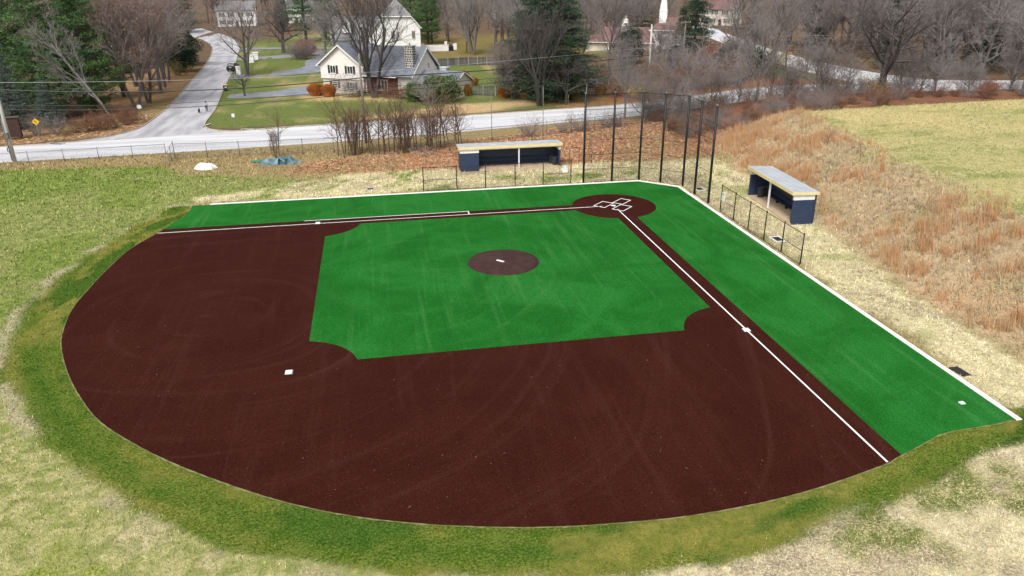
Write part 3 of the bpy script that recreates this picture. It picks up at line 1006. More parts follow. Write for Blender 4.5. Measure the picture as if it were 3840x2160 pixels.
def dugout(label, loc, rz, L, D, H, closed_left, roof_ext, post_x, bench_a, bench_b):
    """local x along the open front, local +y towards the field, origin at the front left corner"""
    t = thing('dugout', label, 'dugout', loc, rz)
    th = .2
    MB().box((L / 2, -D / 2, .03), (L - .02, D - .02, .16)).build('floor_slab', M_slab, t)
    MB().box((L / 2, -D + th / 2, H / 2 - .1), (L, th, H - .1)).build('back_wall', M_cmu_in, t)
    MB().box((th / 2, -D / 2 + .05, H / 2 - .40), (th, D - th - .1 - .006, H - .72)).build('side_wall', M_cmu, t)
    MB().box((L - th / 2, -D / 2 + .05, H / 2 - .40), (th, D - th - .1 - .006, H - .72)).build('side_wall', M_cmu, t)
    for x in (th / 2, L - th / 2):
        MB().box((x, -D / 2 + .05, H - .46), (th + .03, D - th - .07, .58)).build('white_band', M_wht, t)
    if closed_left:
        MB().box((closed_left / 2 + .003, -th / 2, H / 2 - .36), (closed_left, th, H - .64)).build('front_wall', M_cmu, t)
        MB().box((closed_left / 2 + .003, -th / 2 + .008, H - .42), (closed_left + .02, th + .03, .50)).build('white_band', M_wht, t)
    MB().box((L / 2, -.10, H - .30), (L - .1, .12, .16)).build('header_beam', M_wht, t)
    e = roof_ext
    MB().add([(-e, e, H - .02), (L + e, e, H - .02), (L + e, -D - e, H - .14), (-e, -D - e, H - .14),
              (-e, e, H + .05), (L + e, e, H + .05), (L + e, -D - e, H - .07), (-e, -D - e, H - .07)],
             [(0, 3, 2, 1)[::-1], (4, 5, 6, 7)[::-1], (0, 1, 5, 4), (1, 2, 6, 5), (2, 3, 7, 6), (3, 0, 4, 7)]).build('roof', M_roofg, t)
    MB().box((L / 2, e + .03, H - .11), (L + 2 * e + .08, .045, .29)).build('fascia', M_yellow, t)
    for x in (-e - .024, L + e + .024):
        MB().add([(x - .022, e, H - .25), (x + .022, e, H - .25), (x + .022, -D - e, H - .30), (x - .022, -D - e, H - .30),
                  (x - .022, e, H + .034), (x + .022, e, H + .034), (x + .022, -D - e, H - .08), (x - .022, -D - e, H - .08)],
                 [(0, 1, 2, 3), (7, 6, 5, 4), (0, 4, 5, 1), (1, 5, 6, 2), (2, 6, 7, 3), (3, 7, 4, 0)]).build('fascia', M_yellow, t)
    for k in range(1, 4):
        yy = e - (D + 2 * e) * k / 4
        zz = H + .05 - .12 * (e - yy) / (D + 2 * e)
        MB().box((L / 2, yy, zz), (L + 2 * e - .06, .03, .016)).build('roof_seam', mat('roof_seam', (.38, .41, .44)), t)
    MB().box((post_x, -.10, H / 2 - .13), (.13, .13, H - .34)).build('post', M_wht, t)
    b = MB().box(((bench_a + bench_b) / 2, -D + th + .28, .52), (bench_b - bench_a, .34, .05)).build('bench_seat', M_navy_in, t)
    n = max(3, int((bench_b - bench_a) / 1.6))
    for i in range(n + 1):
        MB().box((bench_a + .1 + (bench_b - bench_a - .2) * i / n, -D + th + .30, .305), (.06, .26, .38)).build('bench_leg', M_navy, b)
    MB().box(((bench_a + bench_b) / 2, -D + th + .04, .92), (bench_b - bench_a, .05, .26)).build('bench_back', M_navy_in, t)
    return t


d1 = dugout('long navy blue dugout with a closed end room by the leaf covered bank', (12.72, -15.95, .04), R(180), 11.4, 2.15, 2.70, 2.05, .13, 6.6, 2.4, 10.4)
d2 = dugout('navy blue dugout with grey roof set into the tan grass bank', (-13.82, -.6, .04), R(86.6), 9.2, 2.15, 2.92, 0, .14, 4.5, 1.2, 8.9)
d1.rotation_euler = (0, 0, R(180))
# local +y must face the field: mirror the two frames accordingly
d1.location = (12.72, -15.95, .04)
d1.scale = (1, -1, 1)
d2.scale = (1, -1, 1)
M_snow = mat('bird_droppings', (.78, .79, .80), (.55, .57, .6), 9, .8)
for i in range(9):
    a = rng.uniform(3, 10)
    ang = [rng.uniform(.6, 1.1) for _ in range(10)]
    w = rng.uniform(.2, .6)
    MB().add([(a + w * ang[k] * math.cos(k * .628), -.25 - (i % 3) * .5 + .22 * w * ang[k] * math.sin(k * .628) * 1.5, 2.68 + .053 - .045 * (.25 + (i % 3) * .5) / 1.0 + .006) for k in range(10)], [tuple(range(10))]).build('pale_stain', M_snow, d1)
trash_can('dark trash can against the side wall of the long dugout', (2.05, -17.4, .15))
trash_can('dark trash can at the open front corner of the long dugout', (1.85, -16.65, .15))
trash_can('dark trash can nearest the white post in the bank dugout', (-14.75, .35, .15), 1.15)
trash_can('dark trash can in the back corner of the bank dugout', (-15.35, .15, .15), 1.1)
st = thing('stool', 'small grey metal stool inside the bank dugout by its end wall', 'stool', (-13.9, 7.5, .12), .3)
MB().box((0, 0, .42), (.38, .30, .04)).build('seat', M_galv, st)
for sx in (-1, 1):
    for sy in (-1, 1):
        MB().tube([(sx * .16, sy * .12, .40), (sx * .20, sy * .15, 0)], .016, 6).build('leg', M_galv, st)

# ------------------------------------------------------------------ small things round the field
M_iron = mat('grate_iron', (.03, .028, .03), (.05, .045, .045), 8, .6)


def drain(label, x, y, w, l, rz=0, frame=True, nb=9):
    t = thing('drain_grate', label, 'drain', (x, y, tz(x, y) + .035), rz, 'drain grates around the turf')
    MB().box((0, 0, -.06), (w, l, .05)).build('sump', mat('sump_dark', (.012, .011, .011)), t)
    if frame:
        for a in (-1, 1):
            MB().box((a * (w / 2 + .07), 0, -.02), (.14, l + .28, .10)).build('frame', M_concrete if frame == 2 else M_kerbw, t)
            MB().box((0, a * (l / 2 + .07), -.0215), (w - .004, .14, .10)).build('frame', M_concrete if frame == 2 else M_kerbw, t)
    for i in range(nb):
        MB().box((-w / 2 + w * (i + .5) / nb, 0, .0), (w / nb * .5, l, .035)).build('bar', M_iron, t)
    for i in range(4):
        MB().box((0, -l / 2 + l * (i + .5) / 4, -.003), (w, .03, .025)).build('cross_bar', M_iron, t)
    return t


drain('dark drain grate in the straw beside the first base line edging', 22.7, -10.7, .62, .62, 0, 2, 7)
drain('drain grate with white frame behind the last tall backstop posts', -10.3, -3.9, .66, .95, 0, 1, 7)
drain('drain grate with white frame behind the fence of the bank dugout', -10.35, 11.95, .66, 1.0, 0, 1, 7)
drain('bare iron drain grate in straw far along the third base edging', -9.16, 34.38, .58, 1.02, R(4), 0, 9)
tag(MB().prism([(-.13, -.11), (.14, -.10), (.13, .11), (-.12, .12)], 0, .05).build('plastic_tile', M_base), 'small white square tile lying loose on the green turf', 'tile').location = (-6.9, 37.3, .022)
jug = thing('plastic_jug', 'small white plastic tub lying in the grass behind the backstop', 'tub', (-1.1, -13.9, tz(-1.1, -13.9)), .3)
MB().lathe([(.13, 0), (.17, .03), (.18, .30), (.19, .32)], 12).build('body', M_wht, jug, True)
MB().lathe([(.20, .32), (.20, .36), (.1, .38)], 12).build('lid', M_wht, jug, True)


def heap(name, label, cat, loc, rx, ry, h, m, seed, folds=.25, n=34, lobes=()):
    """draped sheet heap"""
    t = thing(name, label, cat, loc)
    g = np.linspace(-1, 1, n)
    gx_, gy_ = np.meshgrid(g, g)
    x, y = gx_.ravel(), gy_.ravel()
    k = np.maximum(np.abs(x), np.abs(y)) / np.maximum(np.hypot(x, y), 1e-6)
    x, y = x * k, y * k                      # disc
    a = np.arctan2(y, x)
    r = np.hypot(x, y)
    rr = 1 + folds * (fbm(np.cos(a) * 2 + 9, np.sin(a) * 2 + 9, .8, seed) - .5) * 2
    z = h * np.clip(1 - r ** 2.2, 0, 1) ** .75
    for (lx, ly, lr, lh) in lobes:
        z = z + lh * np.exp(-((x - lx) ** 2 + (y - ly) ** 2) / lr ** 2)
    cre = np.abs(fbm(x * 3 + 4, y * 3 + 4, .8, seed + 3, 3) - .5) * 2
    z = z * (.72 + .55 * cre) + .03
    z[r > .985] = 0.0
    V = np.c_[x * rx * rr, y * ry * rr, z]
    idx = np.arange(n * n).reshape(n, n)
    F = np.stack([idx[:-1, :-1], idx[:-1, 1:], idx[1:, 1:], idx[1:, :-1]], -1).reshape(-1, 4)
    link('sheet', np_mesh('sheet', V, F, m, False), t)
    return t


heap('white_tarp', 'white plastic tarp heaped on the grass near the road fence', 'tarp', (41.2, -23.6, -.02), 1.2, .85, .72, mat('white_tarp', (.80, .79, .76), (.70, .69, .66), 2, .5), 3)
M_tarp = mat('blue_tarp', (.055, .125, .155), (.17, .26, .29), 1.1, .42, .42, .72)
bt = heap('blue_tarp', 'crumpled blue green tarp heaped under a bare sapling', 'tarp', (33.0, -24.6, -.02), 2.6, 1.05, .34, M_tarp, 8, .42, 44,
          lobes=((-.45, .1, .22, .55), (.0, .25, .20, .75), (.62, .1, .26, .5), (.25, -.4, .16, .35)))
mb = MB()
mb.add([(-.7, .5, .95), (.9, .35, .55), (1.0, 1.3, .06), (.2, 1.55, .10), (-.6, 1.45, .30), (.1, .9, .85)], [(0, 5, 4), (0, 1, 5), (1, 2, 5), (5, 2, 3)])
mb.build('fold_flap', M_tarp, bt)
gb = thing('green_board', 'flat green plastic board lying beside the blue tarp', 'board', (35.6, -25.6, .03), .12)
MB().box((0, 0, .10), (1.75, .55, .14)).build('slab', mat('green_plastic', (.05, .21, .15), (.08, .26, .19), 3, .5), gb)
for s in (-1, 1):
    MB().box((0, s * .2, .185), (1.7, .05, .03)).build('rib', MATS['green_plastic'], gb)


def pipe_frame(name, label, cat, pts, r, m, closed=True, mesh=None):
    t = thing(name, label, cat, (0, 0, 0))
    n = len(pts)
    for i in range(n if closed else n - 1):
        MB().tube([pts[i], pts[(i + 1) % n]], r, 6).build('pipe', m, t, True)
    if mesh:
        me = bpy.data.meshes.new('mesh_panel')
        me.from_pydata([tuple(p) for p in pts], [], [tuple(range(n))])
        uvl = me.uv_layers.new(name='UVMap')
        L1, L2 = (Vector(pts[1]) - Vector(pts[0])).length, (Vector(pts[2]) - Vector(pts[1])).length
        for i, uv in enumerate(((0, 0), (L1, 0), (L1, L2), (0, L2))):
            uvl.data[i].uv = uv
        me.materials.append(mesh)
        link('mesh_panel', me, t)
    return t


pipe_frame('wire_gate', 'old wire gate panel lying tilted on orange leaf litter', 'gate', [(18.1, -25.3, .75), (15.9, -24.2, .12), (14.6, -26.2, .3), (16.6, -27.3, .95)], .03, M_galv, True, M_chain)
pipe_frame('pipe_goal', 'standing grey pipe goal frame among bare saplings by the leaf bank', 'frame', [(14.9, -23.6, -.1), (14.9, -23.7, 2.1), (12.5, -23.2, 2.1), (12.5, -23.1, -.1)], .03, M_galv, False)
pipe_frame('pipe_gate', 'narrow dark gate frame standing between dugout end and backstop', 'gate', [(.1, -16.7, 0), (.1, -16.7, 1.9), (-1.15, -17.2, 1.9), (-1.15, -17.2, 0)], .03, M_black, False)
chain_fence('wing_fence', 'short low dark rail from narrow gate frame towards the backstop', [(-1.15, -17.2), (-2.6, -16.9)], 1.0, M_black, M_chainb, .025)

# ------------------------------------------------------------------ chain link along the road
def along(pts, step):
    return resample(pts, step)


chain_fence('road_fence', 'low grey chain link fence between outfield grass and the pale road', along([(84, -28.6), (66.2, -30.3), (47.4, -31.9)], 3.3), 1.35, M_galv, M_chain, .04)
chain_fence('road_fence', 'short chain link return with rusty leaves and a pale end post', [(46.2, -31.0), (45.9, -28.2), (45.5, -25.4)], 1.75, M_galv, M_chain, .04, rails=(1.0, .45))
chain_fence('road_fence', 'long dark chain link fence running behind the tarps and saplings towards the bank', along([(45.8, -29.4), (27, -28.9), (11, -30.6), (2.6, -32.6), (-8.4, -35.9), (-17, -39.0), (-30, -43.8)], 3.6), 1.8, M_darkgalv, M_chain, .04)
for lab, x, y, h in (('slender pale net pole standing beside the roadside fence with the taller bare tree behind', 0, -31.3, 6.8), ('slender grey net pole beyond the long dugout roof', 6.7, -32.2, 6.4), ('slender pale net pole close behind the end backstop post', -1.75, -16.9, 9.0)):
    t = thing('net_pole', lab, 'pole', (x, y, tz(x, y)))
    MB().tube([(0, 0, -.1), (0, 0, h * .6), (-.0, 0, h)], [.045, .04, .03], 7).build('shaft', M_galv, t, True)
    MB().lathe([(.06, 0), (.06, .3)], 7).build('sleeve', M_darkgalv, t, True)
# ------------------------------------------------------------------ street furniture, wires
M_wood = mat('pole_wood', (.22, .19, .16), (.15, .125, .105), 2.5, .9, stretch=(3, 3, .3))
M_woodp = mat('pale_pole_wood', (.56, .55, .51), (.44, .43, .40), 2.5, .9, stretch=(3, 3, .3))
M_insul = mat('porcelain', (.6, .6, .6), (.45, .45, .46), 4, .3)


def lamp_arm(t, z, d, L, m=None):
    m = m or M_galv
    dx, dy = math.cos(d), math.sin(d)
    a = MB().tube([(0, 0, z - .6), (dx * L * .35, dy * L * .35, z - .05), (dx * L * .7, dy * L * .7, z + .12), (dx * L, dy * L, z + .12)], .045, 6).build('lamp_arm', m, t, True)
    MB().box((dx * (L + .25), dy * (L + .25), z + .14), (.75, .26, .16), d).box((dx * (L + .3), dy * (L + .3), z + .03), (.5, .2, .07), d).build('lamp_head', mat('lamp_shell', (.62, .63, .65), (.5, .51, .52), 3, .4), a)


def upole(label, x, y, h, m, r=.17, arms=0, lamp=None, gear=False):
    z = tz(x, y)
    t = thing('utility_pole', label, 'utility pole', (x, y, z))
    MB().tube([(0, 0, -.3), (0, 0, h * .5), (0, 0, h)], [r, r * .85, r * .65], 12).build('shaft', m, t, True)
    for i in range(arms):
        ar = MB().box((0, .14, h - .35 - .5 * i), (2.6, .1, .12), R(20)).build('cross_arm', m, t)
        for s in (-1.1, -.5, .5, 1.1):
            MB().lathe([(.05, 0), (.07, .05), (.05, .1), (.07, .15), (.03, .2)], 8, (s * math.cos(R(20)), s * math.sin(R(20)) + .14, h - .29 - .5 * i)).build('insulator', M_insul, ar, True)
    if lamp:
        lamp_arm(t, lamp[0], lamp[1], lamp[2])
    if gear:
        MB().tube([(.24, .1, .2), (.24, .1, 5.2)], .05, 6).build('cable_guard', M_galv, t, True)
        MB().box((.05, .33, 3.2), (.5, .34, .7)).build('meter_box', M_darkgalv, t)
        MB().tube([(.05, .3, 2.0), (.25, .42, 1.8), (.3, .42, 1.4), (.1, .3, 1.2)], .05, 6).build('cable_loop', M_black, t)
    return t


P1, P2, P3, P4 = (64.4, -31.7, 11.5), (23.1, -33.8, 11.2), (-28.7, -70.7, 10.8), (-40.2, -82.9, 9.7)
upole('pale utility pole with street lamp arm by the low roadside fence', P1[0], P1[1], P1[2], M_woodp, .22, lamp=(9.1, R(-60), 1.3), gear=True)
upole('dark weathered utility pole rising among the brown saplings', P2[0], P2[1], P2[2], M_wood, .19)
upole('tall pale utility pole in brush in front of the red roofed house', P3[0], P3[1], P3[2], M_woodp, .2)
upole('dark utility pole with cross arm and curved street lamp above the thicket', P4[0], P4[1], P4[2], M_wood, .17, arms=1, lamp=(5.2, R(35), 1.8))


def wire(label, a, b, sag, r, m, group='overhead wires along the road'):
    n = 18
    pts = []
    for i in range(n + 1):
        t = i / n
        pts.append((a[0] + (b[0] - a[0]) * t, a[1] + (b[1] - a[1]) * t, a[2] + (b[2] - a[2]) * t - 4 * sag * t * (1 - t)))
    return tag(MB().tube(pts, r, 5).build('overhead_wire', m), label, 'wire', group)


M_wlight = mat('bare_wire', (.42, .42, .42), (.36, .36, .36), 3, .5)
P0 = (112, -27, 11)
levels = [('thin pale top wire', 9.26, 8.9, 6.85 + 0, 6.9, .3, .02, M_wlight), ('thick black bundled cable', 8.45, 8.3, 5.45, 5.3, .85, .065, M_black),
          ('thin black wire below the bundled cable', 6.7, 7.0, 4.3, 4.1, .75, .03, M_black), ('lowest black wire', 6.2, 6.45, 3.5, 3.3, .75, .038, M_black)]
for nm, h1, h2, h3, h4, sg, r, m in levels:
    wire(nm + ' over the road before the pines', (P1[0], P1[1], h1), (P2[0], P2[1], h2), sg, r, m)
    wire(nm + ' over the road before the cream house', (P2[0], P2[1], h2), (P3[0], P3[1], h3 + tz(P3[0], P3[1])), sg * .45, r, m)
    wire(nm + ' between the two far poles', (P3[0], P3[1], h3 + tz(P3[0], P3[1])), (P4[0], P4[1], h4 + tz(P4[0], P4[1])), .1, r, m)
    wire(nm + ' leaving the pole with the street lamp', (P1[0], P1[1], h1), (P0[0], P0[1], h1), sg, r, m)
    wire(nm + ' over the right road among bare trees', (P4[0], P4[1], h4 + 1.5), (-118, -62, h4 + 4.5), 1.0, r * .8, m)
# second pair across the side road, far back
for k in (0, 1):
    wire('faint far wire crossing the side road ' + ('above' if k else 'below') + ' its twin', (78, -96, 5.2 + k), (40, -92, 5.0 + k), .4, .018, M_black)


def sign_post(x, y, h, r=.03):
    z = tz(x, y)
    return z


def stop_sign(x, y):
    t = thing('stop_sign', 'grey back of an octagonal stop sign on a post at the corner', 'sign', (x, y, tz(x, y)), R(160))
    MB().box((0, 0, 1.15), (.05, .04, 2.3)).build('post', M_galv, t)
    pts = [(.40 * math.cos(R(22.5 + 45 * i)), .40 * math.sin(R(22.5 + 45 * i))) for i in range(8)]
    MB().add([(a, -.035, 2.15 + b) for a, b in pts] + [(a, -.025, 2.15 + b) for a, b in pts], [tuple(range(8)), tuple(range(15, 7, -1))] + [(i, 8 + i, 8 + (i + 1) % 8, (i + 1) % 8) for i in range(8)]).build('plate', mat('sign_back', (.60, .62, .63), (.5, .52, .53), 2, .4), t)
    MB().box((0, -.015, 2.15), (.045, .03, .7)).build('bracket', M_galv, t)


stop_sign(56.6, -57.1)


def warning_sign(label, x, y, rz, h=2.6, s=.46, arrow=True):
    t = thing('warning_sign', label, 'sign', (x, y, tz(x, y)), rz)
    MB().box((0, .03, h / 2 - .2), (.08, .05, h - .2)).build('post', M_galv, t)
    p = MB().add([(0, 0, h - 2 * s), (s, 0, h - s), (0, 0, h), (-s, 0, h - s), (0, .012, h - 2 * s), (s, .012, h - s), (0, .012, h), (-s, .012, h - s)],
                 [(0, 1, 2, 3), (7, 6, 5, 4), (0, 4, 5, 1), (1, 5, 6, 2), (2, 6, 7, 3), (3, 7, 4, 0)]).build('plate', mat('warning_yellow', (.78, .48, .02), (.70, .42, .02), 3, .4), t)
    if arrow:
        c = h - s
        MB().add([(x_, -.008, c + z_) for x_, z_ in ((.02, -.25), (.09, -.25), (.09, -.02), (-.02, .09), (.03, .14), (-.16, .16), (-.14, -.03), (-.09, .02), (.02, -.07))], [tuple(range(9))]).build('curve_arrow', M_black, p)
    return t


warning_sign('yellow diamond curve sign with a black arrow on the wooded verge', 66.3, -44.6, R(190), 3.0)
warning_sign('yellow diamond sign seen edge-on beside the road by the big evergreen', -9.5, -55.2, R(250), 2.1, .40, False)
t = thing('hydrant', 'small pale fire hydrant beside the stop sign', 'hydrant', (56.3, -58.7, tz(56.3, -58.7)))
M_hyd = mat('hydrant_paint', (.55, .56, .55), (.42, .43, .42), 4, .5)
MB().lathe([(.16, 0), (.16, .06), (.11, .08), (.11, .5), (.14, .52), (.14, .58), (.10, .66), (.04, .72), (.04, .78)], 12).build('body', M_hyd, t, True)
for a in (0, 180, 90):
    MB().tube([(0, 0, .42), (math.cos(R(a)) * .19, math.sin(R(a)) * .19, .42)], .05, 8).build('outlet', M_hyd, t)
t = thing('lawn_sign', 'small white notice on a thin post at the lawn corner', 'sign', (41.6, -47.4, 0), R(185))
MB().box((0, 0, .95), (.04, .04, 1.9)).build('post', M_galv, t)
MB().box((0, .03, 1.95), (.38, .02, .5)).build('plate', M_wht, t)
t = thing('notice_cabinet', 'dark brown timber notice cabinet beside the pale utility pole', 'cabinet', (70.2, -46.6, tz(70, -46)), R(185))
M_brownb = mat('dark_brown_board', (.055, .032, .024), (.04, .024, .018), 3, .7)
MB().box((0, 0, 1.6), (2.0, .5, 2.6)).build('case', M_brownb, t)
MB().box((0, 0, 2.95), (2.3, .8, .10)).build('cap', mat('brown_cap', (.12, .09, .08)), t)
for s in (-1, 1):
    MB().box((s * .85, 0, .15), (.14, .14, .5)).build('leg', M_brownb, t)
    MB().lathe([(.06, 0), (.06, .03)], 8, (s * .7, .0, 2.0)).build('pale_disc', M_wht, t).location = (0, .26, 0)
for lab, x, y, rz in (('dark storm drain mouth in the kerb left of the side road', 63.5, -42.0, R(-15)), ('dark storm drain mouth in the kerb below the lawn notice', 39.5, -46.6, R(-12)), ('storm drain mouth in the side road corner kerb', 46.2, -51.0, R(70))):
    t = thing('storm_inlet', lab, 'drain', (x, y, tz(x, y)), rz)
    MB().box((0, 0, .05), (2.4, .35, .16)).build('hood', M_concrete, t)
    MB().box((0, .19, .04), (2.0, .06, .12)).build('opening', mat('sump_dark', (.012, .011, .011)), t)

# wheelie bin
t = thing('wheelie_bin', 'black wheeled bin with bright yellow lid beside the side road', 'bin', (49.3, -87.4, 0), R(20))
M_binb = mat('bin_black', (.02, .02, .022), (.03, .03, .032), 4, .5)
MB().add([(-.30, -.33, .08), (.30, -.33, .08), (.30, .33, .08), (-.30, .33, .08), (-.38, -.42, 1.05), (.38, -.42, 1.05), (.38, .42, 1.05), (-.38, .42, 1.05)],
         [(3, 2, 1, 0), (4, 5, 6, 7), (0, 1, 5, 4), (1, 2, 6, 5), (2, 3, 7, 6), (3, 0, 4, 7)]).build('body', M_binb, t)
MB().box((0, 0, 1.10), (.84, .92, .09)).build('lid', mat('bin_yellow', (.78, .62, .05), (.7, .55, .05), 3, .4), t)
MB().box((0, .43, .75), (.4, .01, .22)).build('sticker', M_wht, t)
for s in (-1, 1):
    MB().tube([(s * .28, -.36, .12), (s * .36, -.36, .12)], .12, 10).build('wheel', M_binb, t)
# white gate pillars by the side road
for lab, x, y, s in (('square white gate pillar nearer the parked car', 51.2, -137.5, 1.15), ('square white gate pillar behind its twin', 51.0, -144.5, 1.15), ('narrow white pillar at the driveway mouth by the forked tree', 50.6, -112.8, .8)):
    t = thing('gate_pillar', lab, 'pillar', (x, y, 0))
    MB().box((0, 0, .8), (s * 1.15, s * 1.15, 1.7)).build('shaft', M_wht, t)
    MB().box((0, 0, 1.70), (s * 1.3, s * 1.3, .14)).build('cap', M_wht, t)

# ------------------------------------------------------------------ parked car (rear towards the camera)
car = thing('parked_car', 'black parked suv with pale roof seen from behind on the side road', 'car', (53.0, -121.0, .01), R(-96.5))
M_car = mat('car_black', (.012, .012, .016), (.016, .016, .02), 2, .25, spec=.5)
prof = [(-2.25, .35), (-2.30, .62), (-2.22, .98), (-1.95, 1.08), (-1.55, 1.62), (-.9, 1.72), (.35, 1.70), (.95, 1.16), (2.0, 1.02), (2.25, .78), (2.28, .36)]
mb = MB()
secs = [(-.94, .0, .96), (-.80, .06, 1.0), (.80, .06, 1.0), (.94, .0, .96)]
nP = len(prof)
for yy, dz, k in secs:
    for (x, z) in prof:
        yk = yy * (1 - .20 * max(0, (z - 1.05) / .7))
        mb.v.append((x * k, yk, z - (.04 if abs(yy) > .9 else 0)))
for i in range(3):
    for j in range(nP):
        j2 = (j + 1) % nP
        mb.f.append((i * nP + j, i * nP + j2, (i + 1) * nP + j2, (i + 1) * nP + j))
mb.f.append(tuple(range(nP - 1, -1, -1)))
mb.f.append(tuple(range(3 * nP, 4 * nP)))
body = mb.build('body', M_car, car)
MB().box((-.30, 0, 1.735), (1.9, 1.30, .035)).build('roof_panel', mat('car_roof', (.55, .57, .6), (.48, .5, .53), 2, .3), car)
MB().add([(-2.0, -.68, 1.13), (-2.0, .68, 1.13), (-1.62, .58, 1.58), (-1.62, -.58, 1.58)], [(0, 1, 2, 3)[::-1]]).build('rear_window', glass('car_glass', (.10, .11, .12)), car).location = (-.03, 0, .02)
for s in (-1, 1):
    MB().add([(-1.5, s * .9, 1.14), (.75, s * .9, 1.18), (.3, s * .80, 1.6), (-1.3, s * .80, 1.6)], [(0, 1, 2, 3) if s < 0 else (3, 2, 1, 0)]).build('side_window', glass('car_glass'), car)
    MB().box((-2.24, s * .76, .92), (.10, .26, .22)).build('tail_light', mat('tail_red', (.25, .02, .02), (.2, .015, .015), 3, .3), car)
    MB().box((2.20, s * .7, .74), (.12, .34, .16)).build('headlight', glass('lamp_glass', (.5, .5, .52)), car)
    MB().box((.85, s * 1.03, 1.18), (.16, .22, .14)).build('mirror', M_car, car)
    for x in (-1.42, 1.42):
        w = MB().tube([(x, s * .70, .36), (x, s * .95, .36)], .36, 16).build('wheel', mat('tyre', (.015, .015, .015), rough=.8), car)
        MB().tube([(x, s * .94, .36), (x, s * .965, .36)], .21, 10).build('rim', M_galv, w)
MB().box((-2.31, 0, .90), (.03, .52, .13)).build('number_plate', M_wht, car)
MB().box((-2.30, 0, .50), (.12, 1.7, .2)).build('bumper', mat('bumper', (.03, .03, .035)), car)


# ------------------------------------------------------------------ person walking a dog
def skin_body(name, joints, edges, rad, m, parent, sub=2):
    me = bpy.data.meshes.new(name)
    me.from_pydata(joints, edges, [])
    o = link(name, me, parent)
    sk = o.modifiers.new('skin', 'SKIN')
    for i, r in enumerate(rad):
        me.skin_vertices[0].data[i].radius = (r, r)
    me.skin_vertices[0].data[0].use_root = True
    ss = o.modifiers.new('sub', 'SUBSURF')
    ss.levels = ss.render_levels = sub
    me.materials.append(m)
    return o


M_dress = mat('dark_clothes', (.02, .02, .024), (.03, .03, .034), 6, .9)
per = thing('person', 'person in grey top and black leggings walking with one arm out', 'person', (48.4, -63.8, .005), R(-85))
# local +x is the walking direction
body_j = [(0, 0, .95), (0, 0, 1.15), (0, 0, 1.38), (.02, 0, 1.50), (.04, 0, 1.60), (.04, 0, 1.70),
          (0, .10, .90), (.14, .10, .50), (.10, .10, .08), (.22, .10, .04), (0, -.10, .90), (-.06, -.10, .50), (-.26, -.10, .12), (-.16, -.10, .05),
          (0, .19, 1.42), (.05, .42, 1.30), (.18, .60, 1.38), (0, -.19, 1.42), (-.06, -.26, 1.16), (.06, -.26, .92)]
body_e = [(0, 1), (1, 2), (2, 3), (3, 4), (4, 5), (0, 6), (6, 7), (7, 8), (8, 9), (0, 10), (10, 11), (11, 12), (12, 13), (2, 14), (14, 15), (15, 16), (2, 17), (17, 18), (18, 19)]
body_r = [.14, .12, .13, .055, .095, .08, .095, .065, .045, .045, .095, .065, .045, .045, .06, .045, .035, .06, .045, .035]
m_sk = mat('skin_tone', (.42, .26, .18), (.36, .22, .15), 6, .6)
bodyo = skin_body('body', body_j, body_e, body_r, m_sk, per)
M_top = mat('grey_top', (.44, .45, .47), (.36, .37, .39), 6, .9)
skin_body('jacket', [body_j[i] for i in (0, 1, 2)] + [(0, .19, 1.42), (.05, .42, 1.30), (.15, .55, 1.36), (0, -.19, 1.42), (-.06, -.26, 1.16), (.04, -.26, .97)], [(0, 1), (1, 2), (2, 3), (3, 4), (4, 5), (2, 6), (6, 7), (7, 8)], [.155, .14, .145, .075, .058, .048, .075, .058, .048], M_top, per)
skin_body('leggings', [(0, 0, .97), (0, .10, .90), (.14, .10, .50), (.10, .10, .12), (0, -.10, .90), (-.06, -.10, .50), (-.25, -.10, .15)], [(0, 1), (1, 2), (2, 3), (0, 4), (4, 5), (5, 6)], [.15, .108, .075, .055, .108, .075, .055], M_dress, per)
skin_body('hair', [(.0, 0, 1.64), (-.01, 0, 1.72), (-.07, 0, 1.55), (-.09, 0, 1.42)], [(0, 1), (0, 2), (2, 3)], [.105, .085, .07, .04], mat('dark_hair', (.03, .022, .018), rough=.7), per)
dog = thing('dog', 'small black dog walking on the side road beside the person', 'dog', (49.4, -62.8, .005), R(-85))
skin_body('body', [(-.25, 0, .42), (0, 0, .44), (.25, 0, .45), (.40, 0, .58), (.48, 0, .68), (.62, 0, .64), (-.40, 0, .50), (-.52, 0, .62),
                   (.25, .09, .38), (.26, .09, .18), (.28, .09, .03), (.25, -.09, .38), (.22, -.09, .18), (.20, -.09, .03),
                   (-.26, .09, .36), (-.20, .09, .26), (-.30, .09, .15), (-.28, .09, .03), (-.26, -.09, .36), (-.22, -.09, .26), (-.34, -.09, .15), (-.32, -.09, .03)],
          [(0, 1), (1, 2), (2, 3), (3, 4), (4, 5), (0, 6), (6, 7), (2, 8), (8, 9), (9, 10), (2, 11), (11, 12), (12, 13), (0, 14), (14, 15), (15, 16), (16, 17), (0, 18), (18, 19), (19, 20), (20, 21)],
          [.13, .135, .15, .085, .09, .045, .035, .02, .06, .035, .03, .06, .035, .03, .07, .055, .032, .03, .07, .055, .032, .03], mat('black_fur', (.012, .011, .012), rough=.9), dog)
